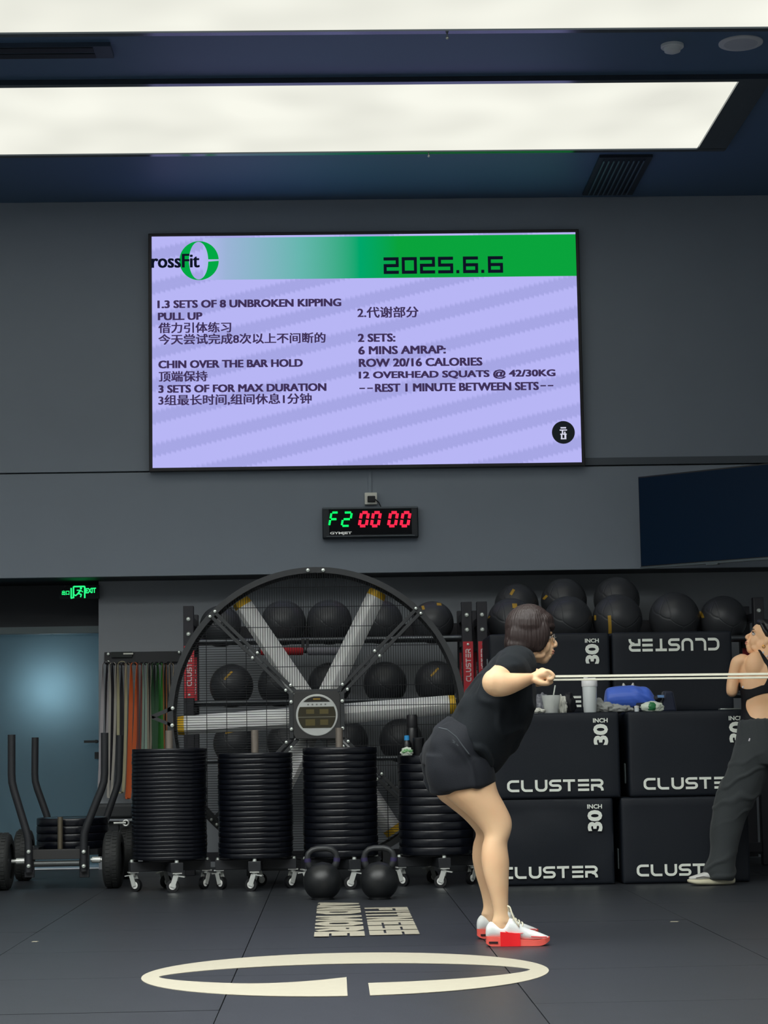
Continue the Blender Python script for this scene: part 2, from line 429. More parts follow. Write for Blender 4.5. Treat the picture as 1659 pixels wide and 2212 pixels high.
# ---------------------------------------------------------------- LED screen
x0, x1, z0, z1 = -1.263, 1.807, 2.811, 4.506
sc = thing('led_screen', 'large lavender wall display with green header showing the workout text', 'screen', ((x0+x1)/2, YU, z0))
MB().box(((x0+x1)/2, YU-.03, (z0+z1)/2), (x1-x0+.03, .06, z1-z0+.03)).build('casing', mat('bezel', (58, 58, 60), .4, metal=.5), sc, bevel=.004)
M = bpy.data.materials.new('screen_picture'); M.use_nodes = True; nt = M.node_tree; nt.nodes.clear(); _M['screen_picture'] = M
N = lambda t, **k: nt.nodes.new(t)
out = N('ShaderNodeOutputMaterial'); em = N('ShaderNodeEmission'); tc = N('ShaderNodeTexCoord'); sp = N('ShaderNodeSeparateXYZ')
nt.links.new(tc.outputs['Object'], sp.inputs[0]); nt.links.new(em.outputs[0], out.inputs[0])
def math_(op, a, b=None):
    q = N('ShaderNodeMath'); q.operation = op
    for i, v_ in enumerate((a, b)):
        if v_ is None: continue
        if isinstance(v_, (int, float)): q.inputs[i].default_value = v_
        else: nt.links.new(v_, q.inputs[i])
    return q.outputs[0]
def ramp(fac, stops, interp='LINEAR'):
    q = N('ShaderNodeValToRGB'); q.color_ramp.interpolation = interp
    while len(q.color_ramp.elements) < len(stops): q.color_ramp.elements.new(.5)
    for e, (p, c_) in zip(q.color_ramp.elements, stops): e.position = p; e.color = (*lin(c_), 1)
    nt.links.new(fac, q.inputs[0]); return q.outputs[0]
X_, Z_ = sp.outputs[0], sp.outputs[2]
saw = math_('MULTIPLY', math_('FRACT', math_('MULTIPLY', X_, 28.)), .022)
ph = math_('FRACT', math_('MULTIPLY', math_('ADD', math_('SUBTRACT', Z_, math_('MULTIPLY', X_, .24)), saw), 1/.235))
stripe = ramp(ph, [(0, (172, 172, 236)), (.30, (172, 172, 236)), (.40, (190, 188, 253)), (.94, (190, 188, 253)), (1., (172, 172, 236))])
hx0, hx1 = P(440, 560, YU).x-(x0+x1)/2, P(860, 560, YU).x-(x0+x1)/2
hdr = ramp(math_('DIVIDE', math_('SUBTRACT', X_, hx0), hx1-hx0), [(0, (186, 190, 248)), (.12, (160, 186, 222)), (.5, (105, 188, 180)), (.8, (0, 172, 110)), (1, (10, 168, 62))])
inh = math_('MULTIPLY', math_('GREATER_THAN', Z_, P(829, 605, YU).z-z0), math_('LESS_THAN', Z_, P(829, 515, YU).z-z0))
inh = math_('MULTIPLY', inh, math_('GREATER_THAN', X_, hx0))
mx = N('ShaderNodeMix'); mx.data_type = 'RGBA'; nt.links.new(inh, mx.inputs['Factor']); nt.links.new(stripe, mx.inputs['A']); nt.links.new(hdr, mx.inputs['B'])
nt.links.new(mx.outputs['Result'], em.inputs[0]); em.inputs[1].default_value = .93
MB().box(((x0+x1)/2, YU-.062, (z0+z1)/2), (x1-x0-.02, .006, z1-z0-.02)).build('picture', M, sc)
m_ink = emis('screen_ink', (66, 52, 92), .9); m_ink2 = emis('screen_ink_black', (16, 22, 40), .8)
YS = YU-.067
def scr(body, xl, xr, base, cap, M=m_ink, bold=.02, lab=None, Ys=YS):
    a = P(xl, base, Ys); b = P(xr, base, Ys); t = P(xl, base-cap, Ys)
    if bold < 0: return letters('lettering', body, a, (b.x-a.x, 0, 0), (0, 0, t.z-a.z), M, sc, bold, lab)
    k = .0031; v, f = text2d(body, 0); vs = []; fs = []; e = k*(3.3 if bold > .01 else 2.0)
    for j, (dx, dz) in enumerate(((0, 0), (.33, 0), (.66, 0), (1, 0), (0, .35), (.33, .35), (.66, .35), (1, .35)) if bold > .01 else ((0, 0), (.5, .0), (1, 0), (0, .4), (.5, .4), (1, .4))):
        n = len(vs); vs += [Vector((a.x+(b.x-a.x-e)*float(p[0])+dx*e*.8, a.y-j*.0001, a.z+(t.z-a.z-.3*e)*float(p[1])+dz*e*.8)) for p in v]; fs += [tuple(i+n for i in q) for q in f]
    inv = W[sc].inverted(); me = bpy.data.meshes.new('lettering'); me.from_pydata([tuple(inv @ p) for p in vs], [], fs); me.materials.append(M)
    finish(bpy.data.objects.new('lettering', me), sc)
scr('1.3 SETS OF 8 UNBROKEN KIPPING', 340, 738, 666, 17, bold=.022)
scr('PULL UP', 341, 438, 692, 16.5, bold=.022)
scr('借力引体练习', 342, 500, 720, 23, bold=.007)
scr('今天尝试完成8次以上不间断的', 342, 704, 745, 23, bold=.007)
scr('CHIN OVER THE BAR HOLD', 342, 655, 796, 17, bold=.022)
scr('顶端保持', 343, 449, 825, 23, bold=.007)
scr('3 SETS OF FOR MAX DURATION', 342, 706, 849, 17, bold=.022)
scr('3组最长时间,组间休息1分钟', 342, 674, 877, 24, bold=.007)
scr('2.代谢部分', 772, 905, 687, 24, bold=.007)
scr('2 SETS:', 773, 855, 739, 18, bold=.022)
scr('6 MINS AMRAP:', 774, 964, 766, 18, bold=.022)
scr('ROW 20/16 CALORIES', 775, 1043, 793, 18, bold=.022)
scr('12 OVERHEAD SQUATS @ 42/30KG', 775, 1201, 822, 20, bold=.022)
scr('REST 1 MINUTE BETWEEN SETS', 810, 1165, 847, 18, bold=.022)
for q in (776, 793, 1167, 1183):
    a = P(q, 839-(q-776)*.0145, YS); MB().box((a.x+.021, a.y, a.z), (.040, .001, .009)).build('lettering', m_ink, sc)
scr('2025.6.6', 829, 1087, 592, 36, m_ink2, -1)
def disc_poly(c, rx, rz, n=48, a0=0, a1=2*PI):
    return [(c[0]+rx*math.cos(a0+(a1-a0)*i/n), c[1]+rz*math.sin(a0+(a1-a0)*i/n)) for i in range(n+1)]
def ringmesh(name, outer, inner, Y, M, par, **k):
    mb = MB(); n = len(outer)
    mb.v = [Vector((a, Y, b)) for a, b in outer]+[Vector((a, Y, b)) for a, b in inner]
    mb.f = [(i, i+1, n+i+1, n+i) for i in range(n-1)]
    return mb.build(name, M, par, smooth=None, **k)
c = P(430, 563, YS); k = 1/305.
g = emis('logo_green', (0, 168, 68), 1.)
a0 = .06
ringmesh('logo', disc_poly((c.x, c.z), 43*k, 43.5*k, 60, a0, 2*PI-a0+.04), disc_poly((c.x-1*k, c.z), 21*k, 42*k, 60, a0, 2*PI-a0), YS, g, sc, label='green round logo with a slim oval inside')
scr('rossFit', 327, 432, 579, 30, m_ink2, .03, Ys=YS-.003)
c = P(1217, 934, YS)
MB().lathe([(25*k, 0), (25*k, -.002)], (c.x, YS+.002, c.z), 40, 'Y').build('round_emblem', emis('emblem_dark', (30, 34, 38), .8), sc)
mb = MB()
for q in ((0, 10, 12, 3), (0, 5, 16, 2.4), (-2, 0, 3, 9), (3, -2, 3, 7), (0, -4, 14, 2.4), (-4, -9, 3, 8), (4, -9, 4, 7), (0, -14, 12, 2.4)):
    mb.box((c.x+q[0]*k, YS-.002, c.z+q[1]*k), (q[2]*k, .002, q[3]*k))
mb.build('emblem_marks', emis('emblem_white', (225, 225, 245), .9), sc)

# ---------------------------------------------------------------- timer, socket, television, exit sign
c = P(800, 1129, YU-.05)
tm = thing('wall_timer', 'black digital timer with green and red glowing digits under the screen', 'clock', (c.x, YU, c.z-.1))
s_ = 306
wd, ht = 208/s_, 68/s_
MB().box((c.x, YU-.035, c.z), (wd, .07, ht)).build('case', mat('timer_case', (26, 34, 42), .35), tm, bevel=.008)
MB().box((c.x, YU-.0715, c.z+.005), (wd*.86, .004, ht*.82)).build('window', mat('timer_window', (10, 12, 18), .15), tm)
MB().box((c.x, YU-.074, c.z+ht/2-.008), (wd*.99, .006, .012)).box((c.x, YU-.074, c.z-ht/2+.014), (wd*.92, .006, .006)).build('rail', mat('timer_rail', (92, 100, 106), .35, metal=.5), tm)
SEG = {'a': ((0, 1), (1, 1)), 'b': ((1, 1), (1, .5)), 'c': ((1, .5), (1, 0)), 'd': ((0, 0), (1, 0)), 'e': ((0, 0), (0, .5)), 'f': ((0, .5), (0, 1)), 'g': ((0, .5), (1, .5))}
def digit(segs, px, M, thick, wpx=17, hpx=29):
    mb = MB(); o = P(px, 1136, YU-.08)
    for q in segs:
        (a, b), (c_, d) = SEG[q]
        f = lambda u, v: Vector((o.x+(u*wpx+v*5.5)/s_, YU-.078, o.z+v*hpx/s_))
        A, B = f(a, b), f(c_, d); t = (B-A).normalized()*.006; A += t; B -= t
        mb.bar(A, B, thick/s_, .004)
    mb.build('digit', M, tm)
gr, rd = emis('digit_green', (10, 255, 95), 1.6), emis('digit_red', (255, 35, 65), 1.6)
digit('aefg', 711, gr, 4.2, 15); digit('abged', 738, gr, 4.2, 17)
for px in (776, 802, 839, 866): digit('abcdef', px, rd, 6.2, 15)
a = P(713, 1156, YU-.076)
letters('lettering', 'GYMJET', a, (47/s_, 0, 0), (0, 0, 7/s_), emis('timer_white', (220, 225, 220), .6), tm, .03)
c = P(801, 1078, YU)
so = thing('wall_socket', 'white socket box with a black plug above the timer', 'socket', (c.x, YU, c.z))
MB().box((c.x, YU-.018, c.z), (.088, .036, .085)).build('box', mat('socket_white', (248, 248, 238), .5), so, bevel=.004)
MB().box((c.x+.003, YU-.05, c.z-.006), (.055, .03, .042)).build('plug', m_black, so, bevel=.004)
cab = MB().tube([(c.x+.03, YU-.055, c.z-.01), (c.x+.055, YU-.04, c.z-.03), (c.x+.07, YU-.03, c.z-.06), (c.x+.07, YU-.03, c.z-.1)], .004, 8).build('cable', m_black, so)
c2 = P(799, 1019, YU)
MB().box((c.x-.005, YU-.006, (c.z+.04+z0)/2), (.022, .012, z0-c.z-.04)).build('cable_duct', m_wall, so)
# television
A, B = P(1378, 1030, 14.0), P(1383, 1226, 14.0); zt_, zb_ = A.z, B.z
Bx = P(1659, 1003, 13.38); dx = Bx-A; dx.z = 0; tv_w = 1.13; ex = dx.normalized(); nn = Vector((ex.y, -ex.x, 0))
if nn.y > 0: nn = -nn
tv = thing('television', 'switched-off black television on an angled wall mount at the right edge', 'television', tuple(A+ex*tv_w/2-Vector((0, 0, (zt_-zb_)))))
R = Matrix((ex, -nn, Vector((0, 0, 1)))).transposed()
cc = A+ex*tv_w/2; cc.z = (zt_+zb_)/2
MB().box(cc-nn*.02, (tv_w, .04, zt_-zb_), R).build('housing', mat('tv_black', (10, 14, 20), .4), tv, bevel=.004)
MB().box(cc+nn*.001, (tv_w-.014, .004, zt_-zb_-.02), R).build('panel', mat('tv_glass', (6, 32, 56), .3, spec=.12), tv)
q = Vector(cc); q.z = zb_-.004
MB().box(q+nn*.0, (tv_w-.01, .03, .014), R).build('bottom_edge', mat('tv_edge', (88, 98, 102), .4, metal=.5), tv)
q = A+ex*.56; q.z = zb_-.014
MB().box(q+nn*.004, (.09, .03, .012), R).build('sensor', mat('tv_edge', (0, 0, 0)), tv)
mid = Vector(cc)-nn*.05
mb = MB().box(mid, (.4, .03, .3), R).bar(mid, (mid.x+.05, YU-.02, mid.z), .06, .05, (0, 0, 1)).box((mid.x+.05, YU-.015, mid.z), (.2, .03, .3))
mb.build('wall_mount', m_black, tv)
# exit sign
c = P(171, 1279, YL-.05)
exs = thing('exit_sign', 'small green lit exit sign above the frosted door', 'sign', (c.x, c.y, c.z))
MB().box((c.x, c.y+.012, c.z), (.29, .02, .10)).build('panel', mat('exit_panel', (14, 24, 28), .2, spec=.5), exs)
for q in (-.1, .1): MB().box((c.x+q, (c.y+YL+.3)/2, c.z+.045), (.02, YL+.3-c.y, .012)).build('bracket', m_black, exs)
eg = emis('exit_green', (40, 255, 130), 1.3); k = 1/297.
letters('lettering', 'EXIT', (c.x+14*k, c.y-.001, c.z-3*k), (22*k, 0, 1*k), (0, 0, 11*k), eg, exs, .04)
letters('lettering', '出口', (c.x-37*k, c.y-.001, c.z-6*k), (16*k, 0, 0), (0, 0, 10*k), eg, exs, .03)
mb = MB()
for q in (((-12, -13), (-12, 12)), ((-12, 12), (12, 12)), ((12, 12), (12, -13)), ((-18, -13), (-14, -12)), ((-17, -12), (-17, 9))):
    mb.bar((c.x+q[0][0]*k, c.y-.001, c.z+q[0][1]*k), (c.x+q[1][0]*k, c.y-.001, c.z+q[1][1]*k), 3*k, .002)
mb.build('door_symbol', eg, exs)
mb = MB().ball((c.x+4*k, c.y-.003, c.z+8*k), 2.4*k, 12, 8)
for q in ((3, 4, -2, -3, 3.5), (-2, -3, -8, -8, 2.4), (-2, -3, 5, -5, 2.6), (5, -5, 3, -11, 2.4), (3, 4, -5, 4, 2.), (3, 4, 8, 0, 2.), (-8, -8, -10, -5, 2)):
    mb.bar((c.x+q[0]*k, c.y-.003, c.z+q[1]*k), (c.x+q[2]*k, c.y-.003, c.z+q[3]*k), q[4]*k, .002)
mb.build('running_figure', eg, exs)

# ---------------------------------------------------------------- floor markings
m_paint = mat('floor_paint', (178, 172, 154), .6, nscale=30, namt=.06)
cx0, cy0, rx, ry = .033, 7.745, .757, .72
def fl(name, outer, inner, label, cat):
    mb = MB(); n = len(outer); mb.v = [Vector((a, b, z)) for z in (.0004, .0022) for q in (outer, inner) for a, b in q]
    for i in range(n-1):
        mb.f += [(i, i+1, n+i+1, n+i), (2*n+i, 2*n+i+1, 3*n+i+1, 3*n+i), (i, i+1, 2*n+i+1, 2*n+i), (n+i, n+i+1, 3*n+i+1, 3*n+i)]
    for i in (0, n-1): mb.f.append((i, n+i, 3*n+i, 2*n+i))
    return tag(mb.build(name, m_paint, smooth=None), label, cat)
def arcs(c, a, b, t0, t1, n=90): return [(c[0]+a*math.cos(t0+(t1-t0)*i/n), c[1]+b*math.sin(t0+(t1-t0)*i/n)) for i in range(n+1)]
# painted ring: thin oval counter, gap on the near side, left end flaring to a beak
t0, t1 = -PI/2+.10, 1.5*PI-.0
outer = []; inner = []
n_ = 120
iy = 7.72; a_in, b_in = .69, .335
for i in range(n_+1):
    t = t0+(t1-t0)*i/n_
    ox, oy = cx0+rx*math.cos(t), cy0+ry*math.sin(t)
    ix, iy_ = cx0-.002+a_in*math.cos(t), iy+b_in*math.sin(t)*abs(math.sin(t))**.3
    if i > n_*.90:
        f_ = (i-n_*.90)/(n_*.10); iy_ += .20*f_*f_
    if i == 0: ox = ix = .112
    if i == n_: ox = ix = .036
    outer.append((ox, oy)); inner.append((ix, iy_))
fl('floor_ring_marking', outer, inner, 'cream painted split ring on the black rubber floor', 'floor marking')
# two rotated lines of writing (read from top to bottom)
G2 = {'F': [[(.14, 0), (.14, 1)], [(.14, .86), (.8, .86)], [(.14, .48), (.7, .48)]], 'I': [[(.14, 0), (.14, 1)]], 'T': [[(0, .86), (.8, .86)], [(.4, .8), (.4, 0)]],
      'N': [[(.14, 0), (.14, 1)], [(.2, .9), (.66, .1)], [(.72, 0), (.72, 1)]], 'S': [[(.8, .86), (.14, .86), (.14, .5), (.68, .5), (.68, .14), (0, .14)]],
      'E': [[(.14, 0), (.14, 1)], [(.14, .86), (.8, .86)], [(.14, .5), (.72, .5)], [(.14, .14), (.8, .14)]], 'A': [[(.12, 0), (.42, .98)], [(.42, .98), (.74, 0)], [(.25, .22), (.6, .22)]],
      'D': [[(.14, 0), (.14, 1)], [(.14, .86), (.5, .86), (.68, .7), (.68, .3), (.5, .14), (.14, .14)]], 'M': [[(.14, 0), (.14, 1)], [(.2, .9), (.52, .2), (.84, .9)], [(.9, 0), (.9, 1)]],
      'O': [[(.14, .3), (.14, .7), (.3, .86), (.54, .86), (.7, .7), (.7, .3), (.54, .14), (.3, .14), (.14, .3)]],
      'R': [[(.14, 0), (.14, 1)], [(.14, .86), (.54, .86), (.68, .76), (.68, .6), (.54, .48), (.14, .48)], [(.4, .48), (.72, 0)]], ' ': []}
def block(body, t=.31):
    v = []; f = []; x = 0
    for ch in body:
        for li, pl in enumerate(G2[ch]):
            L, Rr = stroke2d(pl, t); n = len(v); v += [(max(p[0], -.02)+x, min(1, max(0, p[1])), li+3*(body[:].find(ch) % 2)) for q in zip(L, Rr) for p in (q[0], q[1])]
            f += [(n+2*i, n+2*i+1, n+2*i+3, n+2*i+2) for i in range(len(L)-1)]
        x += {'I': .4, 'M': 1.14, ' ': .2}.get(ch, .93)
    v = np.array(v, float); lo, hi = v.min(0), v.max(0); lo[2], hi[2] = 0, 1; return (v-lo)/(hi-lo), f
for body, xa, xb, ya, yb, lb in (('FITNESS', .15, .373, 10.78, 9.22, 'cream painted FITNESS lettering on the floor, right-hand column'), ('AND MORE', -.098, .128, 11.2, 9.19, 'cream painted AND MORE lettering on the floor, left-hand column')):
    v, f = block(body)
    mb = MB(); mb.v = [Vector((xa+(xb-xa)*float(p[1]), ya+(yb-ya)*float(p[0]), .0018+.0003*float(p[2]))) for p in v]; mb.f = list(f)
    o = mb.build('floor_lettering', m_paint, smooth=None); tag(o, lb, 'floor marking')

# ================================================================ TRAINING GEAR
ORD = ['top', 'second', 'third', 'fourth', 'fifth', 'sixth', 'seventh', 'eighth', 'ninth', 'tenth', 'eleventh', 'twelfth', 'thirteenth', 'fourteenth', 'fifteenth', 'sixteenth', 'seventeenth', 'eighteenth', 'nineteenth', 'twentieth',
       'twenty-first', 'twenty-second', 'twenty-third', 'twenty-fourth', 'twenty-fifth', 'twenty-sixth', 'twenty-seventh', 'twenty-eighth', 'twenty-ninth', 'thirtieth']
m_rub = mat('plate_rubber', (12, 15, 23), .27, spec=.6, nscale=14, namt=.15)
m_hubs = mat('steel_insert', (130, 132, 132), .35, metal=.8)
def plate_me(t):
    R_ = .225; e = min(.006, t*.18)
    pr = [(.03, .0), (.19, .0), (.196, -.002*0+.001), (R_-e, .0), (R_-e*.3, e*.35), (R_, e), (R_, t-e), (R_-e*.3, t-e*.35), (R_-e, t), (.196, t), (.19, t-.003), (.07, t-.003), (.03, t)]
    return MB().lathe(pr+[pr[0]], (0, 0, 0), 56, cap=False).mesh('plate', m_rub, 40)
ins_me = {}
def plate_stack(cx, cy, z, ztop, n, where, group, extra=0):
    t = (ztop-z)/n; me = plate_me(t); im = MB().lathe([(.0262, .0005), (.031, .0005), (.031, t-.0005), (.0262, t-.0005), (.0262, .0005)], (0, 0, 0), 20, cap=False).mesh('steel_insert', m_hubs, 40)
    for i in range(n):
        root = bpy.data.objects.new('bumper_plate', me); COL.objects.link(root); W[root] = Matrix.Identity(4)
        root.location = (cx+random.uniform(-.002, .002), cy+random.uniform(-.002, .002), z+t*(n-1-i)); root.rotation_euler.z = random.uniform(0, 6)
        nm = (ORD[i]+' bumper plate from the top' if i else 'topmost bumper plate') if i < n-1 else 'bottom bumper plate'
        tag(root, 'black rubber '+nm+' of '+where, 'weight plate', group)
        if i == 0:
            ins = bpy.data.objects.new('steel_insert', im); finish(ins, root)
m_wheel = mat('caster_rubber', (20, 21, 24), .5)
m_hub = mat('caster_hub', (245, 246, 242), .4)
def trolley(cx, cy, rot, ztop, where):
    t = thing('plate_trolley', 'black wheeled plate trolley under '+where, 'trolley', (cx, cy, 0), rot)
    B = lambda mb, nm, M, par=None, **k: mb.build(nm, M, par or t, world=False, **k)
    B(MB().cyl((0, 0, .13), (0, 0, ztop), .0225, 20), 'post', mat('trolley_post', (150, 140, 130), .35, metal=.5))
    B(MB().lathe([(.001, .175), (.16, .175), (.16, .187), (.001, .187)], n=36, cap=False), 'deck', m_black2)
    cr = [0, 0, 0, 0]
    for i in range(4):
        a = i*PI/2; R = Matrix.Rotation(a, 3, 'Z'); f = lambda x, y, z: R @ Vector((x, y, z))
        B(MB().box(f(.137, 0, .145), (.212, .075, .058), R), 'arm', m_black2, bevel=.003)
        B(MB().lathe([(.001, .188), (.011, .186), (.013, .174), (.001, .174)], f(.228, 0, 0), 14, cap=False), 'bolt', m_bolt)
        c = MB().box(f(.222, 0, .112), (.06, .055, .006), R).cyl(f(.222, 0, .095), f(.222, 0, .112), .016, 16)
        th = a+[.7, 2.1, -.8, 1.2][i]; d = Vector((math.cos(th), math.sin(th), 0)); s = Vector((-d.y, d.x, 0)); o = f(.222, 0, 0)
        for q in (-.019, .019): c.bar(o+s*q+Vector((0, 0, .098)), o+s*q-d*.022+Vector((0, 0, .032)), .030, .004, s)
        c.bar(o+s*0+Vector((0, 0, .098)), o+d*.05+Vector((0, 0, .09)), .03, .006, (0, 0, 1))
        cs = B(c, 'caster', m_chrome)
        wc = o-d*.022+Vector((0, 0, .0375)); wm = MB(); wm.tube([wc-s*.012, wc-s*.0115, wc+s*.0115, wc+s*.012], [.033, .0375, .0375, .033], 28)
        B(wm, 'wheel', m_wheel, cs); B(MB().tube([wc-s*.0135, wc+s*.0135], .021, 20), 'wheel_hub', m_hub, cs)
    return t
STK = [(366, 12.42, 1617, 28, .26, 1578, 'the leftmost plate stack', 'plates in the leftmost stack'),
       (552, 12.42, 1626, 20, .0, 1577, 'the second plate stack from the left', 'plates in the second stack'),
       (735, 12.42, 1614, 16, .35, 1572, 'the stack behind the kettlebells', 'plates in the third stack'),
       (941, 12.42, 1631, 12, .15, 1640, 'the plate stack holding the bottles', 'plates in the right-hand stack')]
ZST = []
for (px, Y, py, n, rot, pyp, where, grp) in STK:
    q = P(px, py, Y-.225); c = P(px, 1750, Y)
    zt2 = q.z; plate_stack(c.x, Y, .187, zt2, n, where, grp); ZST.append((c.x, Y, zt2))
    zp = P(px, pyp, Y).z if pyp < py else zt2-.02
    trolley(c.x, Y, rot, zp, where)

# ---------------------------------------------------------------- kettlebells
def kettlebell(px, py, Y, label, rz):
    o = P(px, py, Y); o.z = 0
    k = thing('kettlebell', label, 'kettlebell', tuple(o), rz, 'kettlebells on the floor')
    R_ = .107; cz = .098
    pr = [(.001, 0)]+[(.066, 0)]+[(R_*math.cos(a), cz+R_*math.sin(a)) for a in np.linspace(-1.02, 1.15, 16)]+[(.03, cz+R_*.94), (.001, cz+R_)]
    M = mat('kettlebell_iron', (30, 32, 34), .33, spec=.5, bump=.15, bscale=500)
    MB().lathe(pr, n=40, cap=False).build('body', M, k, world=False, smooth=180)
    pts = [(-.060, 0, .160), (-.078, 0, .195), (-.083, 0, .225), (-.076, 0, .252), (-.055, 0, .270), (-.025, 0, .277), (.025, 0, .277), (.055, 0, .270), (.076, 0, .252), (.083, 0, .225), (.078, 0, .195), (.060, 0, .160)]
    rs = [.022, .019, .017, .0165, .0165, .0165, .0165, .0165, .0165, .017, .019, .022]
    MB().tube(pts, rs, 16, up=(0, 1, 0)).build('handle', mat('kettlebell_handle', (52, 54, 56), .4, metal=.2), k, world=False, smooth=180)
    bands = MB()
    for s in (-1, 1): MB().tube([(s*.0805, 0, .205), (s*.0825, 0, .225)], .0192, 16, up=(0, 1, 0)).build('colour_band', mat('kb_band', (52, 44, 84), .5), k, world=False)
    return k
kettlebell(697, 1941, 11.45, 'black competition kettlebell on the floor, left of the pair', .1)
kettlebell(820, 1941, 11.40, 'black competition kettlebell on the floor, right of the pair', -.15)

# ---------------------------------------------------------------- big fan
YF = 12.98
fc = P(688, 1541, YF-.12); rad = (P(683, 1232, YF).z-P(683, 1862, YF).z)/2; FR = .925
fc = Vector((P(685, 1545, YF).x, YF, P(685, 1547, YF).z))
FR = P(683, 1229, YF).z-fc.z
fan = thing('drum_fan', 'huge round floor fan with six silver blades and yellow tips', 'fan', (fc.x, YF, 0))
m_fan = mat('fan_frame', (66, 68, 70), .4, metal=.3)
m_wire = mat('fan_wire', (52, 54, 57), .4, metal=.3)
def fp(r, deg, y=0): a = math.radians(deg); return Vector((fc.x+r*math.cos(a), YF+y, fc.z+r*math.sin(a)))
def arcbar(r, d0, d1, y, wd, dp, n=28):
    mb = MB(); v = []
    for i in range(n+1):
        a = d0+(d1-d0)*i/n
        for rr, yy in ((r-wd/2, y-dp/2), (r+wd/2, y-dp/2), (r+wd/2, y+dp/2), (r-wd/2, y+dp/2)): v.append(fp(rr, a, yy))
    f = [(4*i+k, 4*i+(k+1) % 4, 4*i+4+(k+1) % 4, 4*i+4+k) for i in range(n) for k in range(4)]+[(0, 1, 2, 3), (4*n+3, 4*n+2, 4*n+1, 4*n)]
    return mb.add(v, f)
for d0, d1 in ((45, 135), (135, 225), (225, 315), (315, 405)):
    arcbar(FR-.018, d0, d1, -.13, .036, .03, 30).build('ring_section', m_fan, fan)
arcbar(FR-.018, 0, 360, .13, .036, .03, 90).build('rear_ring', m_fan, fan)
arcbar(FR-.006, 0, 360, 0, .006, .24, 90).build('shroud_band', mat('fan_shroud', (30, 32, 35), .5), fan)
hub = .148
for a in (45, 135, 225, 315):
    for s in (-1, 1):
        t = Vector((-math.sin(math.radians(a)), 0, math.cos(math.radians(a))))*(s*.017)
        MB().bar(fp(hub*1.25, a, -.135)+t, fp(FR-.03, a, -.135)+t, .022, .03, (0, 1, 0)).build('spoke', m_fan, fan, bevel=.002)
    for r in (hub*1.7, FR*.58, FR-.02):
        t = Vector((-math.sin(math.radians(a)), 0, math.cos(math.radians(a))))
        for s in (-1, 1): MB().lathe([(.001, -.016), (.009, -.014), (.010, 0), (.001, 0)], fp(r, a, -.15)+t*(s*.022), 12, 'Y', cap=False).build('bolt', m_bolt, fan)
for px, py in ((665, 1232), (698, 1232), (373, 1530), (372, 1567), (1000, 1512)):
    MB().lathe([(.001, -.014), (.011, -.012), (.012, 0), (.001, 0)], P(px, py, YF-.147), 12, 'Y', cap=False).build('bolt', m_bolt, fan)
# grille wires, one joined part per sector
def sector(name, vertical, test):
    mb = MB(); R_ = FR-.04; st = .0152; n = int(R_/st)
    def add(a, b, y, r): mb.tube([a, b], r, 4)
    def clip(k, fine_dir, st_, rr, y):
        # walk along the wire, keep runs inside the sector
        runs = []; cur = None; N_ = 60; L = math.sqrt(max(0, R_*R_-k*k))
        for i in range(N_+1):
            u = -L+2*L*i/N_; x, z = (k, u) if fine_dir else (u, k)
            if test(x, z) and not (abs(x) < hub and abs(z) < hub):
                cur = (cur[0], (x, z)) if cur else ((x, z), (x, z))
            elif cur: runs.append(cur); cur = None
        if cur: runs.append(cur)
        for a, b in runs:
            if a != b: add((fc.x+a[0], YF+y, fc.z+a[1]), (fc.x+b[0], YF+y, fc.z+b[1]), y, rr)
    for i in range(-n, n+1): clip(i*st, vertical, st, .0017, -.135)
    m = 9
    for i in range(-m, m+1): clip(i*.125+.06, not vertical, .1, .0022, -.130)
    mb.build(name, m_wire, fan, smooth=None, kind='stuff')
sector('grille', True, lambda x, z: z >= abs(x)*.98)
sector('grille', True, lambda x, z: x >= abs(z)*.98)
sector('grille', False, lambda x, z: x <= -abs(z)*.98)
sector('grille', False, lambda x, z: z <= -abs(x)*.98)
# hub box and badge
hb = Vector((fc.x+.0, YF-.14, fc.z+.004))
oc = [(-hub, -hub*.8), (-hub*.9, -hub), (hub*.9, -hub), (hub, -hub*.8), (hub, hub*.8), (hub*.9, hub), (-hub*.9, hub), (-hub, hub*.8)]
MB().prism(oc, .05, (hb.x, hb.y+.02, hb.z)).build('hub_plate', mat('hub_grey', (58, 58, 58), .45), fan, bevel=.004)
for s in (-1, 1): MB().box((hb.x+s*(hub+.012), hb.y, hb.z), (.028, .05, hub*1.95)).build('hub_bracket', m_fan, fan, bevel=.003)
MB().box((hb.x, hb.y-.0, hb.z+hub+.004), (hub*2., .05, .02)).build('hub_bracket', m_fan, fan, bevel=.003)
for sx in (-1, 1):
    for sz in (-1, 1): MB().lathe([(.001, -.014), (.010, -.012), (.011, 0), (.001, 0)], (hb.x+sx*(hub+.012), hb.y-.026, hb.z+sz*.085), 12, 'Y', cap=False).build('bolt', m_bolt, fan)
br = .127
bd = MB().lathe([(.001, -.004), (br, -.004), (br+.004, 0), (br+.004, .01)], (hb.x, hb.y-.034, hb.z), 48, 'Y', cap=False).build('badge', mat('badge_white', (205, 208, 205), .5), fan)
mb = MB(); z0_, z1_ = -.079, .052; v = []
pl_ = [(math.sqrt((br*.93)**2-z*z), z) for z in np.linspace(z0_, z1_, 14)]
MB().prism(pl_+[(-a, b) for a, b in pl_[::-1]], .002, (hb.x, hb.y-.039, hb.z)).build('display', mat('badge_display', (66, 62, 48), .2, coat=.2), bd)
pl_ = [(math.sqrt(max(0, (br*.93)**2-z*z)), z) for z in np.linspace(.083, br*.92, 8)]
MB().prism(pl_+[(-a, b) for a, b in pl_[::-1]], .002, (hb.x, hb.y-.039, hb.z)).build('top_field', mat('badge_dark', (40, 38, 34), .4), bd)
MB().box((hb.x, hb.y-.043, hb.z+.1), (.045, .002, .010)).build('mark', mat('badge_gold', (150, 120, 40), .5), bd)
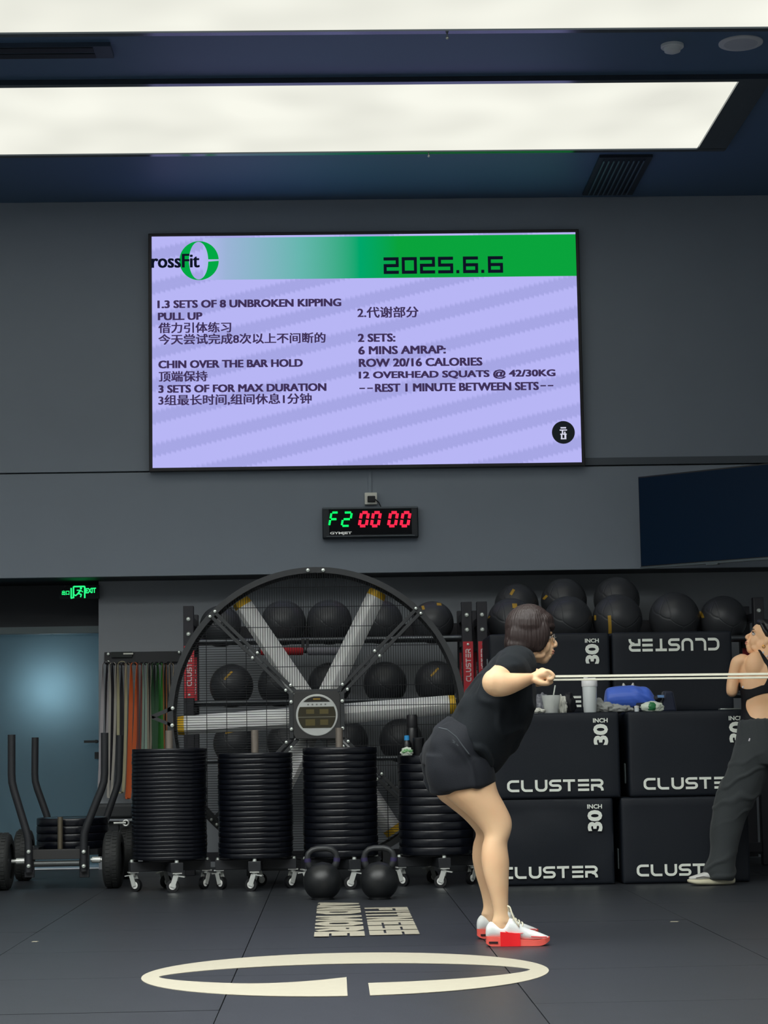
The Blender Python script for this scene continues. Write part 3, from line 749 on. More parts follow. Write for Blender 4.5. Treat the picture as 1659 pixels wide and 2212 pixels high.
for q in (-2, -1, 0, 1, 2): MB().box((hb.x+q*.027, hb.y-.0395, hb.z+.066), (.01, .002, .009)).build('mark', mat('badge_print', (120, 122, 118), .5), bd)
MB().box((hb.x, hb.y-.0425, hb.z-.012), (br*1.85, .002, .005)).build('divider', mat('badge_line', (120, 118, 104), .5), bd)
for q in ((-.042, .022, .05, .028), (.045, .022, .055, .03), (-.042, -.045, .06, .04), (.045, -.045, .05, .034)):
    MB().box((hb.x+q[0], hb.y-.0422, hb.z+q[1]), (q[2], .001, q[3])).build('reflection_patch', mat('badge_reflection', (96, 86, 46), .4), bd)  # yellowish reflection in the badge window, painted as flat patches
# motor, blades, feet
MB().lathe([(.001, -.11), (.12, -.11), (.13, -.09), (.13, .1), (.001, .12)], (fc.x, YF, fc.z), 36, 'Y', cap=False).build('motor', m_fan, fan)
m_blade = mat('blade_alu', (252, 253, 250), .45, metal=.0); m_tip = mat('blade_tip', (255, 205, 50), .5)
for a in (4, 63, 123, 183, 243, 303):
    ar = math.radians(a); d = Vector((math.cos(ar), 0, math.sin(ar))); t = Vector((-d.z, 0, d.x)); yv = Vector((0, 1, 0))
    def blade(r0, r1, w0, w1):
        sec = [(-.5, .018), (-.3, -.004), (0, -.016), (.3, -.012), (.5, .01), (.3, -.002), (0, -.006), (-.3, .006)]
        mb = MB(); v = []
        for r, w_ in ((r0, w0), (r1, w1)):
            for s, y in sec: v.append(Vector((fc.x, YF-.03, fc.z))+d*r+t*(s*w_)+yv*y*1.6)
        n = len(sec); return mb.add(v, [(i, (i+1) % n, n+(i+1) % n, n+i) for i in range(n)]+[tuple(range(n)), tuple(range(2*n-1, n-1, -1))])
    b = blade(.11, FR-.095, .13, .118).build('blade', m_blade, fan)
    blade(FR-.095, FR-.055, .12, .112).build('blade_tip', m_tip, b, label='yellow blade tip')
# left carrying handle
a_, b_, c_ = P(372, 1530, YF-.13), P(372, 1567, YF-.13), P(328, 1549, YF-.13)
h = MB().bar(a_, c_, .024, .03).build('handle_bar', m_fan, fan); MB().bar(b_, c_, .02, .03).build('handle_bar', m_fan, fan)
for s in (-1, 1):
    x = fc.x+s*.42; zb = fc.z-math.sqrt(FR**2-.42**2)
    MB().bar((x, YF-.16, zb+.02), (x, YF-.16, .075), .045, .03).bar((x, YF+.16, zb+.02), (x, YF+.16, .075), .045, .03).bar((x, YF-.24, .075), (x, YF+.32, .075), .05, .04, (0, 0, 1)).build('stand', m_fan, fan)
    for q in (-1, 1): MB().tube([(x-.014, YF+(.3 if q > 0 else -.2), .035), (x+.014, YF+(.3 if q > 0 else -.2), .035)], .035, 20).build('wheel', m_wheel, fan)
for s in (-1, 1):
    MB().bar((fc.x-.42, YF+s*.16, .1), (fc.x+.42, YF+s*.16, .1), .04, .03).build('cross_bar', m_fan, fan)

# ---------------------------------------------------------------- plyo boxes
m_foam = mat('box_vinyl', (24, 29, 37), .5, spec=.3, nscale=5, namt=.12, bump=.3, bscale=500)
m_print = mat('box_print', (243, 248, 238), .6)
m_slot = mat('box_side_slot', (150, 162, 165), .6)
BW, BD, BH = .762, .60, .508
def wrinkle(me, amp, seed):
    bm = bmesh.new(); bm.from_mesh(me)
    bmesh.ops.bevel(bm, geom=list(bm.edges), offset=.018, segments=2, affect='EDGES', profile=.6)
    bm2 = [e for e in bm.edges if e.calc_length() > .2]
    bmesh.ops.subdivide_edges(bm, edges=bm2, cuts=12, use_grid_fill=True)
    for v in bm.verts:
        q = v.co
        n_ = noise.noise(Vector((q.x*2.2+q.z*3.4+seed, seed*.7, q.z*2.2-q.x*1.2+seed)))
        edge = min(BW/2-abs(q.x), (BH/2-abs(q.z-BH/2)))
        kf = max(0, min(1, edge/.08))
        if abs(q.y) > BD/2-.03: v.co.y -= amp*n_*kf
        q = v.co
    bm.to_mesh(me); bm.free(); smooth_by(me, 60)
def plyo(pxl, pyb, Y, z, label, upside=False, name_on=True, amp=.006, seed=0, dx=0):
    x = P(pxl, pyb, Y).x+dx
    b = thing('plyo_box', label, 'plyo box', (x+BW/2, Y+BD/2, z), 0, 'foam plyo boxes')
    me = MB().box((0, 0, BH/2), (BW, BD, BH)).mesh('cover', m_foam); wrinkle(me, amp, seed)
    o = bpy.data.objects.new('cover', me); finish(o, b)
    yf = -BD/2-.0065-amp*.3
    if name_on:
        if not upside:
            v, f = _TX[('CLUSTER', -1)]
            mb = MB(); mb.v = [Vector((-BW/2+.082+.575*float(p[0]), yf-.0004*float(p[2]), .043+.07*float(p[1]))) for p in v]; mb.f = list(f)
            mb.build('printed_name', m_print, b, world=False, smooth=None)
            q = (BW/2-.115)
            v, f = text2d('INCH', .03)
            mb = MB(); mb.v = [Vector((q-.042+.088*float(p[0]), yf, BH-.062+.026*float(p[1]))) for p in v]; mb.f = list(f); mb.build('printed_unit', m_print, b, world=False, smooth=None)
            v, f = text2d('30', .045)
            mb = MB(); mb.v = [Vector((q+.046-.088*float(p[1]), yf, BH-.195+.125*float(p[0]))) for p in v]; mb.f = list(f); mb.build('printed_size', m_print, b, world=False, smooth=None)
        else:
            v, f = _TX[('CLUSTER', -1)]
            mb = MB(); mb.v = [Vector((BW/2-.082-.575*float(p[0]), yf-.0004*float(p[2]), BH-.043-.08*float(p[1]))) for p in v]; mb.f = list(f)
            mb.build('printed_name', m_print, b, world=False, smooth=None)
    for s in (-1, 1): MB().box((s*(BW/2+.001), -.12, .14 if z < .9 else .3), (.004, .05, .12)).build('hand_slot', m_slot, b, world=False, bevel=.0015)
    return b
YB = 12.2
plyo(1052, 1912, YB, 0, 'black foam plyo box on the floor behind the bending woman\'s legs', amp=.03, seed=3, dx=0)
plyo(1346, 1908, YB, 0, 'black foam plyo box on the floor behind the second woman\'s shoe', seed=5)
plyo(1066, 1725, YB, BH, 'black foam plyo box under the shaker bottle, with a large CLUSTER print', seed=8, amp=.004, dx=.0)
plyo(1361, 1722, YB, BH, 'black foam plyo box under the blue dry bag and green pack', seed=11, amp=.004)
for r_ in (0, 1):
    for k_, px in enumerate((1059, 1326)):
        plyo(px, 1800, YB+.63, r_*BH, 'black foam plyo box of the hidden rear row, '+('lower' if r_ == 0 else 'upper')+(' left' if k_ == 0 else ' right'), name_on=False)
plyo(1059, 1500, YB+.63, 2*BH, 'black foam plyo box raised behind the woman\'s head, its 30 INCH print at the right', seed=2, amp=.004)
b3 = plyo(1325, 1500, YB+.63, 2*BH, 'black foam plyo box in the raised rear row with CLUSTER printed upside down', upside=True, seed=9, amp=.004)

# ---------------------------------------------------------------- medicine ball racks
YR0, YR1 = 13.80, 14.28
m_post = mat('rack_post', (44, 44, 50), .45, metal=.2); m_red = mat('rack_red_label', (205, 48, 60), .5)
m_lab = mat('label_print', (226, 214, 214), .5)
m_tube = mat('rack_tube', (96, 100, 104), .28, metal=.6)
LEVS = LEV = [P(700, y, YR0).z for y in (1380, 1514, 1640)]
def rack(pxl, pxr, label, code):
    a, b = P(pxl, 1400, YR0), P(pxr, 1400, YR0); top = P(700, 1305, YR0).z
    LEV = [LEVS[0]-(.032 if code == 2 else 0)]+LEVS[1:]
    r = thing('ball_rack', label, 'rack', ((a.x+b.x)/2, (YR0+YR1)/2, 0), group='medicine ball racks')
    for x in (a.x, b.x):
        for Y in (YR0, YR1):
            p = MB().box((x, Y, top/2-(0.0 if Y == YR0 else .0)), (.07, .07, top-(.0 if Y == YR0 else .06))).build('post', m_post, r, bevel=.004)
            if Y == YR1:
                zt3, zb3 = P(900, 1412, Y).z, P(900, 1512, Y).z
                MB().box((x, Y-.037, (zt3+zb3)/2), (.05, .004, zt3-zb3)).build('red_label', m_red, p)
                v, f = _TX[('CLUSTER', -1)]
                mb = MB(); mb.v = [Vector((x+.017-.028*float(q[1]), Y-.0395-.0004*float(q[2]), zb3+.06+.2*float(q[0]))) for q in v]; mb.f = list(f); mb.build('printed_name', m_lab, p, smooth=None)
            if Y == YR0:
                for py in (1331, 1363):
                    MB().lathe([(.001, -.012), (.011, -.011), (.016, 0), (.001, 0)], (x, Y-.035, P(900, py, Y).z), 14, 'Y', cap=False).build('bolt', m_bolt, p)
                zt3, zb3 = P(900, 1388, Y).z, P(900, 1500, Y).z
                MB().box((x+.004, Y-.037, (zt3+zb3)/2), (.068, .004, zt3-zb3)).build('red_label', m_red, p)
                v, f = _TX[('CLUSTER', -1)]
                mb = MB(); mb.v = [Vector((x+.022-.036*float(q[1]), Y-.0395-.0004*float(q[2]), zb3+.08+.22*float(q[0]))) for q in v]; mb.f = list(f); mb.build('printed_name', m_lab, p, smooth=None)
                for zz in (zt3-.02, zb3+.02): MB().lathe([(.001, -.008), (.008, -.007), (.010, 0), (.001, 0)], (x+.004, Y-.039, zz), 12, 'Y', cap=False).build('bolt', m_bolt, p)
        for z in LEV+[.12, LEV[0]+.17]:
            MB().box((x, (YR0+YR1)/2, z-.03), (.05, YR1-YR0-.07, .05)).build('side_rail', m_post, r)
    for k_, z in enumerate(LEV):
        for Y, dz in ((YR0+.10, 0), (YR0+.34, 0), (YR1+.03, .05 if k_ == 0 else 0)):
            MB().cyl((a.x, Y, z+dz), (b.x, Y, z+dz), .017, 14).build('shelf_tube', m_tube, r)
    MB().box(((a.x+b.x)/2, YR1+.0, top-.16), (b.x-a.x, .03, .09)).build('back_beam', m_post, r)
    MB().box(((a.x+b.x)/2, YR0-.0, .12), (b.x-a.x-.07, .05, .06)).build('bottom_rail', m_post, r)
    return r, a.x, b.x
rack(408, 1009, 'black medicine ball rack behind the big fan', 1)
rack(1042, 1640, 'black medicine ball rack behind the plyo boxes', 2)
m_ball = mat('ball_vinyl', (60, 62, 66), .42, spec=.5, bump=.0)
nt = m_ball.node_tree; tc = nt.nodes.new('ShaderNodeTexCoord'); wv = nt.nodes.new('ShaderNodeTexVoronoi'); wv.feature = 'DISTANCE_TO_EDGE'; wv.inputs['Scale'].default_value = 3.6
nt.links.new(tc.outputs['Object'], wv.inputs['Vector']); rp = nt.nodes.new('ShaderNodeValToRGB'); rp.color_ramp.elements[0].position = 0; rp.color_ramp.elements[1].position = .02
bp = nt.nodes.new('ShaderNodeBump'); bp.inputs['Strength'].default_value = .45; bp.inputs['Distance'].default_value = .004
nt.links.new(wv.outputs['Distance'], rp.inputs[0]); nt.links.new(rp.outputs[0], bp.inputs['Height']); nt.links.new(bp.outputs[0], nt.nodes['Principled BSDF'].inputs['Normal'])
m_yel = mat('ball_yellow_print', (190, 150, 50), .6)
ball_me = MB().ball((0, 0, 0), 1., 40, 24).mesh('medicine_ball', m_ball, 180)
def medball(px, py, rpx, Y, label, marks=(), grp='medicine balls on the racks', z=None):
    c = P(px, py, Y); r = rpx*Y/FPX
    if z is not None: c.z = z+math.sqrt((r+.018)**2-.12**2)
    me = ball_me.copy(); me.transform(Matrix.Scale(r, 4))
    o = bpy.data.objects.new('medicine_ball', me); COL.objects.link(o); W[o] = Matrix.Identity(4); o.location = c; o.rotation_euler = (0, 0, 0)
    tag(o, label, 'medicine ball', grp)
    for (ax, az, w_, h_, rot) in marks:          # printed marks: curved patches on the ball
        mb = MB(); v = []
        for i in range(5):
            for j in range(9):
                u, t = (i/4-.5)*w_, (j/8-.5)*h_; x = ax+u*math.cos(rot)-t*math.sin(rot); z_ = az+u*math.sin(rot)+t*math.cos(rot)
                v.append(Vector((x, -math.sqrt(max(.01, 1-x*x-z_*z_)), z_))*(r*1.008))
        mb.add(v, [(i*9+j, i*9+j+1, i*9+j+10, i*9+j+9) for i in range(4) for j in range(8)])
        mb.build('yellow_print', m_yel, o, world=False, smooth=None)
    return o
F_, R_ = 14.02, 14.36
BALLS = [(1104, 1342, 52, F_, 'front-row medicine ball with a round yellow dot, right above the woman\'s back', [(.1, .62, .2, .2, 0), (-.93, .2, .1, .05, 1)]),
 (1116, 1308, 48, R_, 'rear medicine ball with a slanted yellow mark, leftmost of the second rack', [(-.25, .55, .3, .12, 1.0)]),
 (1227, 1332, 53, F_, 'front-row medicine ball just right of the woman\'s hair', []),
 (1218, 1299, 50, R_, 'rear medicine ball above and behind the one beside the woman\'s hair', [(-.85, .15, .2, .1, .8)]),
 (1333, 1325, 54, F_, 'front-row medicine ball with an upright yellow mark, above the right box gap', [(-.42, -.25, .12, .7, .05), (-.93, .05, .06, .2, 0)]),
 (1332, 1296, 50, R_, 'rear medicine ball above and behind the one with the upright yellow mark', []),
 (1457, 1336, 55, F_, 'plain front-row medicine ball second from the right end of its row', []),
 (1562, 1330, 51, F_, 'front-row medicine ball at the right end, a small yellow mark on its left', [(-.95, .2, .08, .3, .2)]),
 (934, 1333, 46, F_, 'medicine ball with two pale dots at the right end of the fan-side rack', [(-.45, .66, .12, .2, .2), (.3, .82, .22, .14, 0)]),
 (476, 1342, 45, F_, 'medicine ball at the left end of the top shelf behind the fan ring', []),
 (612, 1331, 49, F_, 'top-shelf medicine ball behind the upper left fan blade', []),
 (711, 1330, 49, F_, 'top-shelf medicine ball straight above the fan hub', []),
 (822, 1332, 48, F_, 'top-shelf medicine ball behind the upper right fan blade', [])]
for px, py, r, Y, lb, mk in BALLS: medball(px, py, r, Y, lb, mk, z=(LEVS[0]-(.032 if px > 1040 else 0)) if Y == F_ else None)
for k_, (px, lb) in enumerate(((500, 'left end, with a slanted yellow mark'), (604, 'second from the left'), (712, 'just above the fan hub'), (832, 'second from the right'), (942, 'right end, with a curved yellow print'))):
    medball(px, 1470, 47, F_, 'medicine ball on the second shelf behind the fan, '+lb, [(-.1, .45, .5, .09, .8)] if k_ in (0, 4) else [], z=LEV[1])
for k_, (px, lb) in enumerate(((508, 'left end, yellow print on top'), (624, 'second from the left'), (748, 'below the fan hub'), (866, 'second from the right'))):
    medball(px, 1600, 47, F_, 'medicine ball on the third shelf behind the fan, '+lb, [(0, .55, .8, .1, .2)] if k_ == 0 else [], z=LEV[2])
for (a_, b_, col, nm) in ((563, 655, (200, 40, 48), 'red'), (664, 755, (150, 150, 158), 'light grey')):
    A_, B_ = P(a_, 1407, YR0-.02), P(b_, 1407, YR0-.02); r = .026
    t = thing('bar_pad', nm+' foam sleeve on the rack tube behind the fan blades', 'foam pad', tuple((A_+B_)/2-Vector((0, 0, r))))
    MB().tube([A_, A_+Vector((.006, 0, 0)), B_-Vector((.006, 0, 0)), B_], [r*.85, r, r, r*.85], 20).build('sleeve', mat('pad_'+nm.replace(' ', '_'), col, .7), t)
    MB().cyl(A_-Vector((.02, 0, 0)), B_+Vector((.02, 0, 0)), .012, 12).build('core', m_black, t)
    for X_e in (A_, B_): MB().bar(X_e, X_e+Vector((0, .02, .085)), .02, .006, (0, 1, 0)).build('strap', m_black, t)

# ---------------------------------------------------------------- band rack and bands
def ribbon(pts, dirs, w, t):
    v = []; n = len(pts)
    for i, p in enumerate(pts):
        tt = (pts[min(i+1, n-1)]-pts[max(i-1, 0)]).normalized(); d = dirs[i]; d = (d-tt*d.dot(tt)).normalized(); q = tt.cross(d)
        for a, b in ((-1, -1), (1, -1), (1, 1), (-1, 1)): v.append(p+d*(a*w/2)+q*(b*t/2))
    f = [(4*i+k, 4*i+(k+1) % 4, 4*i+4+(k+1) % 4, 4*i+4+k) for i in range(n-1) for k in range(4)]+[(0, 1, 2, 3), (4*n-1, 4*n-2, 4*n-3, 4*n-4)]
    return v, f
YBD = YL-.13
a, b = P(226, 1421, YL-.02), P(391, 1419, YL-.02)
br_ = thing('band_rack', 'dark steel wall rail with pegs holding the exercise bands', 'rack', ((a.x+b.x)/2, YL, a.z))
MB().box(((a.x+b.x)/2, YL-.02, a.z), (b.x-a.x, .04, .078)).build('rail', m_black2, br_, bevel=.003)
for px, py in ((234, 1413), (234, 1430), (387, 1409)):
    MB().lathe([(.001, -.012), (.009, -.011), (.011, 0), (.001, 0)], P(px, py, YL-.042), 12, 'Y', cap=False).build('bolt', m_bolt, br_)
q = P(263, 1414, YL-.05); MB().box(q, (.15, .02, .04)).build('name_plate', mat('plate_dark', (10, 22, 20), .4), br_)
q = P(277, 1412, YL-.062); MB().box(q, (.07, .004, .01)).build('print', mat('socket_white', (1, 1, 1)), br_)
BANDS = [(229, 221, 236, (172, 168, 172), 24, 1712, -9, 'pale lilac band, leftmost on the band rack'), (244, 238, 251, (176, 172, 165), 18, 1729, -8, 'pale grey narrow band, second from the left on the rack'),
 (264, 255, 273, (178, 172, 138), 20, 1716, -4, 'cream band looped wide over its peg, left of the orange one'), (275, 270, 281, (172, 146, 130), 13, 1727, -2, 'pinkish beige thin band just left of the orange one'),
 (290, 284, 297, (216, 100, 46), 30, 1731, -14, 'wide orange band hanging beside the leftmost plate stack'), (302, 298, 306, (122, 58, 48), 12, 1700, -4, 'dark red-brown thin band right of the orange one'),
 (313, 309, 318, (166, 192, 178), 20, 1716, -4, 'pale mint band right of the orange one'), (323, 319, 327, (150, 142, 126), 14, 1722, 0, 'beige band between the mint and the dark green ones'),
 (334, 329, 339, (46, 86, 56), 26, 1705, 2, 'dark green band left of the bright green one'), (346, 342, 352, (58, 142, 56), 30, 1700, 3, 'wide bright green band near the fan ring'),
 (356, 353, 360, (150, 98, 58), 10, 1690, 2, 'thin brown-orange band right of the bright green one'), (370, 365, 374, (168, 148, 122), 10, 1650, 0, 'thin tan band nearest the fan ring'),
 (237, 231, 243, (62, 60, 68), 30, 1690, 0, 'charcoal band hanging between the lilac and pale grey ones'), (257, 252, 263, (58, 58, 66), 26, 1680, 0, 'charcoal band hanging behind the cream one'),
 (328, 322, 333, (64, 68, 68), 26, 1690, 0, 'charcoal band hanging behind the dark green one'), (362, 357, 367, (56, 58, 66), 26, 1680, 0, 'charcoal band hanging behind the tan one')]
rb = random.Random(4)
for k_, (pp, xl, xr, col, wmm, yb, drift, lb) in enumerate(BANDS):
    deep = k_ >= 12; Y = YBD+(.06 if deep else 0)-(k_ % 3)*.03
    pk = P(pp, 1433, Y)
    MB().cyl((pk.x, YL-.04, pk.z-.004), (pk.x, YL-.22, pk.z+.004), .007, 10).build('peg', m_black, br_)
    L, R_b = P(xl, 1440, Y), P(xr, 1440, Y); bot = P((xl+xr)/2+drift, yb, Y); top = pk.z+.008
    pts = []; ds = []; n = 22; half = abs(R_b.x-L.x)/2; w1, w2 = rb.uniform(.5, 1.4), rb.uniform(0, 6)
    def side(s, u):        # u 0 top .. 1 bottom
        z = top-.02+(bot.z-top+.05)*u; hw = half*(1-.55*u+.35*math.sin(u*PI*w1+w2*.3)*u)
        return Vector((pk.x+(bot.x-pk.x)*u*u+s*max(hw, .006), Y-.01*math.sin(u*3+w2), z))
    tw = lambda u: Vector((math.sin(min(1, u*3.)*PI/2*.9+.15*math.sin(u*5+w2)), math.cos(min(1, u*3.)*PI/2*.9), 0))
    for i in range(n, 0, -1): pts.append(side(-1, i/n)); ds.append(tw(i/n))
    for i in range(9): 
        a_ = PI-PI*i/8; pts.append(Vector((pk.x+half*math.cos(a_), Y, top-.02+half*math.sin(a_)*.9))); ds.append(Vector((.05, 1, 0)))
    for i in range(1, n+1): 
        pts.append(side(1, i/n)+Vector((0, -.006, 0))); ds.append(tw(i/n)*(1)); 
    e1, e2 = pts[-1], pts[0]; r_ = (e1-e2).length/2
    for i in range(1, 6):
        a_ = PI*i/6; pts.append((e1+e2)/2+(e1-e2)/2*math.cos(a_)+Vector((0, 0, -max(r_, .012)*math.sin(a_)))); ds.append(Vector((1, 0, 0)) if abs(math.cos(a_)) > .6 else Vector((.6, .8, 0)))
    pts.append(pts[0]); ds.append(ds[0])
    mb = MB(); mb.add(*ribbon(pts, ds, wmm/1000., .0045))
    o = mb.build('exercise_band', mat('band_%d' % k_, col, .65), smooth=50); tag(o, 'looped '+lb, 'exercise band', 'bands on the wall rail')

# ---------------------------------------------------------------- wheeled push sled with plates
YS_ = 12.72
sl = thing('push_sled', 'black wheeled push sled with four tall bent push poles at the left', 'sled', (P(122, 1900, 13.1).x, 13.1, 0))
m_pole = mat('pole_grip', (38, 40, 44), .5, bump=.2, bscale=300); m_tyre = mat('tyre', (40, 42, 42), .7, nscale=20, bump=.5, bscale=90)
def pole(pts, Y, r=.0225):
    w_ = [P(x, y, Y) for x, y in pts]; q = [w_[0]]
    for i in range(1, len(w_)-1):
        a_, b_, c_ = w_[i-1], w_[i], w_[i+1]; d0, d1 = (a_-b_).normalized()*.05, (c_-b_).normalized()*.05
        q += [b_+d0, b_+(d0+d1)*.22, b_+d1]
    q.append(w_[-1]); MB().tube(q, r, 18, up=(0, 1, 0)).build('push_pole', m_pole, sl, smooth=60)
YA, YZ = 12.62, 13.3
pole([(25, 1587), (25, 1690), (62, 1812), (62, 1884)], YA, .0235); pole([(226, 1583), (226, 1688), (181, 1800), (181, 1882)], YA, .0235)
pole([(76, 1593), (75, 1688), (106, 1775), (107, 1850)], YZ); pole([(259, 1588), (257, 1688), (222, 1790), (220, 1850)], YZ)
for (px, Y) in ((6, YS_), (245, YS_), (52, 13.62), (277, 13.62)):
    x = P(px, 1860, Y).x; r = .172 if Y < 13 else .165
    pr = [(-.052, r*.62), (-.055, r*.8), (-.046, r*.95), (-.03, r), (.03, r), (.046, r*.95), (.055, r*.8), (.052, r*.62)]
    wh = MB().lathe([(b_, a_) for a_, b_ in pr], (x, Y, r), 44, 'X', cap=False).build('wheel', m_tyre, sl, smooth=50)
    MB().lathe([(.001, -.045), (r*.62, -.04), (r*.64, 0), (r*.62, .04), (.001, .045)], (x, Y, r), 30, 'X', cap=False).build('rim', m_black, wh)
    # tread blocks, one stuff part
    tb = MB()
    for i in range(40):
        for s in (-1, 1):
            an = 2*PI*(i+(.5 if s > 0 else 0))/40; R = Matrix.Rotation(an, 3, 'X')
            tb.box(Vector((x+s*.019, Y, r))+R @ Vector((0, 0, r)), (.026, .017, .006), R)
    tb.build('tread', m_tyre, wh, smooth=None, kind='stuff')
xa, xb = P(62, 1860, YA).x, P(181, 1860, YA).x
zc1 = P(120, 1846, YA).z; zc2 = P(120, 1866, YA).z
for x, px in ((xa, 62), (xb, 181)):
    MB().box((x, YA+.035, P(px, 1862, YA).z), (.06, .02, .19)).build('upright_plate', m_black2, sl, bevel=.003)
    for py in (1840, 1871): MB().lathe([(.001, -.014), (.010, -.012), (.013, 0), (.001, 0)], P(px, py, YA-.024), 14, 'Y', cap=False).build('bolt', m_bolt, sl)
MB().box(((xa+xb)/2, YA+.04, zc1), (xb-xa-.02, .06, .06)).build('cross_beam', mat('beam_grey', (52, 52, 52), .45), sl, bevel=.003)
MB().cyl((xa+.03, YA+.03, zc2), (xb-.03, YA+.03, zc2), .018, 18).build('drive_axle', mat('axle_grey', (88, 92, 92), .4, metal=.4), sl)
for s, x0_, x1_ in ((0, P(25, 1867, YS_).x, xa-.03), (1, xb+.03, P(226, 1864, YS_).x)):
    MB().cyl((x0_, YS_, .172), (x1_, YS_, .172), .012, 14).build('axle', m_chrome, sl); 
    q = x1_-.035 if s == 0 else x0_+.035; MB().cyl((q-.025, YS_, .172), (q+.025, YS_, .172), .019, 18).build('axle_collar', m_chrome, sl)
for x in (xa+.03, xb-.03):
    MB().box((x, 13.15, .23), (.05, 1.0, .05)).build('side_rail', m_black, sl)
MB().box(((xa+xb)/2, 13.62, .20), (.62, .05, .05)).build('rear_axle', m_black, sl)
pc = P(157, 1800, 13.02); zt3 = P(157, 1768, 12.8).z; zb3 = P(157, 1834, 12.8).z
MB().box((pc.x, 13.02, zb3-.02), (.36, .42, .036)).build('plate_deck', m_black, sl)
for q in (-.1, .1): MB().box((pc.x+q-.02, 13.02, (.25+zb3-.03)/2+.0), (.04, .3, max(.02, zb3-.04-.25))).build('deck_bracket', m_black, sl)
q = P(130, 1800, 12.76); MB().cyl((q.x, 12.76, .22), (q.x, 12.76, P(130, 1765, 12.76).z), .0165, 16).build('plate_post', mat('post_worn', (120, 112, 96), .4, metal=.6), sl)
plate_stack(pc.x, 13.02, zb3, zt3, 4, 'the small stack on the push sled', 'plates on the push sled')
e_ = MB().box(P(246, 1752, 13.62), (.27, .1, .10)); e_.build('motor_cover', mat('cover_grey', (46, 49, 52), .6), sl, bevel=.02)
for px in (243, 275):
    MB().prism([(-.035, -.2), (.035, -.2), (.05, .05), (-.05, .05)], .05, P(px, 1790, 13.70)).build('cover_leg', mat('cover_grey', (0, 0, 0)), sl, bevel=.005)
q = P(262, 1778, 13.55); MB().cyl(q-Vector((.05, 0, 0)), q+Vector((.03, 0, 0)), .008, 12).tube([q+Vector((.03+.018*math.cos(t_), 0, .018*math.sin(t_))) for t_ in np.linspace(0, 6.28, 16)], .006, 8).build('pull_pin', m_chrome, sl)

# ---------------------------------------------------------------- small things on the plate stack and on the boxes
def lathe_px(name, label, cat, px, Y, z, prof, M, parts=(), rot=None, n=28, **k):
    x = P(px, 1550, Y).x; t = thing(name, label, cat, (x, Y, z), 0)
    MB().lathe(prof, n=n).build('body', M, t, world=False, smooth=40, **k)
    for nm, pr, M2 in parts: MB().lathe(pr, n=n).build(nm, M2, t, world=False, smooth=40)
    return t
z4 = ZST[3][2]+.0005
m_bk = mat('bottle_black', (16, 17, 20), .35)
lathe_px('water_bottle', 'tall black water bottle on the right-hand plate stack', 'bottle', 890, 12.46, z4, [(.001, 0), (.034, 0), (.036, .01), (.036, .15), (.03, .165), (.001, .165)], m_bk, [('cap', [(.001, .16), (.031, .165), (.033, .175), (.033, .235), (.028, .245), (.001, .245)], mat('cap_black', (22, 22, 26), .5))])
lathe_px('small_bottle', 'small dark bottle with a blue lid tip on the plate stack', 'bottle', 878, 12.33, z4, [(.001, 0), (.026, 0), (.028, .008), (.028, .07), (.018, .09), (.001, .09)], m_bk, [('lid', [(.001, .088), (.016, .09), (.015, .118), (.001, .12)], mat('lid_blue', (50, 150, 215), .4))])
lathe_px('black_cup', 'short black cup beside the tall bottle on the plate stack', 'cup', 903, 12.31, z4, [(.027, 0), (.033, .09), (.033, .095), (.030, .095), (.025, .006), (.001, .006)], m_bk, [('lid', [(.001, .094), (.034, .094), (.034, .102), (.02, .106), (.001, .106)], mat('cap_black', (1, 1, 1)))])
def crumple(name, label, cat, c, r, M, seed, amp=.25, freq=2.5, flat=True, group=None, parent=None):
    bm = bmesh.new(); bmesh.ops.create_icosphere(bm, subdivisions=4, radius=1)
    for v in bm.verts:
        d = v.co.normalized(); nz = noise.noise(d*freq+Vector((seed, seed*1.7, 0)))+.5*abs(noise.noise(d*freq*2.3+Vector((0, seed, seed))))
        v.co = Vector((d.x*r[0], d.y*r[1], d.z*r[2]))*(1+amp*nz*1.6)
        if flat and v.co.z < -r[2]*.75: v.co.z = -r[2]*.75
    me = bpy.data.meshes.new(name); bm.to_mesh(me); bm.free(); me.materials.append(M); smooth_by(me, 40)
    o = bpy.data.objects.new(name, me); c = Vector(c)
    me.transform(Matrix.Translation((0, 0, -min(v.co.z for v in me.vertices))))
    finish(o, parent); o.location = c
    if parent is None: tag(o, label, cat, group)
    elif label: o['label'] = label
    return o
x_ = P(879, 1620, 12.23).x
s_p = crumple('snack_pack', 'small crumpled white and green packet on the plate stack', 'packet', (x_, 12.235, z4), (.032, .018, .026), mat('pack_white', (205, 215, 200), .4), 3)
crumple('green_print', 'green band of the packet', None, (.0, -.006, .014), (.03, .016, .014), mat('pack_green', (110, 170, 110), .4), 8, parent=s_p)
zt = 2*BH+.0005
def X(px, Y): return P(px, 1540, Y).x
m_clear = mat('cup_clear', (238, 242, 238), .12, alpha=.42)
t = thing('drink_cup', 'clear plastic drink cup with a leaning white straw on the box', 'cup', (X(1191, 12.33), 12.33, zt))
MB().lathe([(.042, 0), (.058, .105), (.06, .108), (.056, .108), (.040, .004), (.001, .004)]).build('cup', m_clear, t, world=False)
crumple('crumpled_wrap', None, None, (0, 0, .006), (.036, .036, .05), mat('wrap_white', (200, 200, 192), .6), 5, parent=t)
MB().lathe([(.001, .005), (.038, .005), (.04, .03), (.001, .032)]).build('drink', mat('drink_dark', (70, 50, 48), .3), t, world=False)
MB().cyl((.0, 0, .03), (.028, 0, .168), .0042, 10).build('straw', mat('straw_white', (222, 228, 218), .4), t, world=False)
crumple('plastic_bag', 'crumpled grey translucent bag behind the drink cup', 'bag', (X(1174, 12.43), 12.44, zt), (.05, .03, .066), mat('bag_grey', (120, 122, 130), .3, alpha=.8), 12)
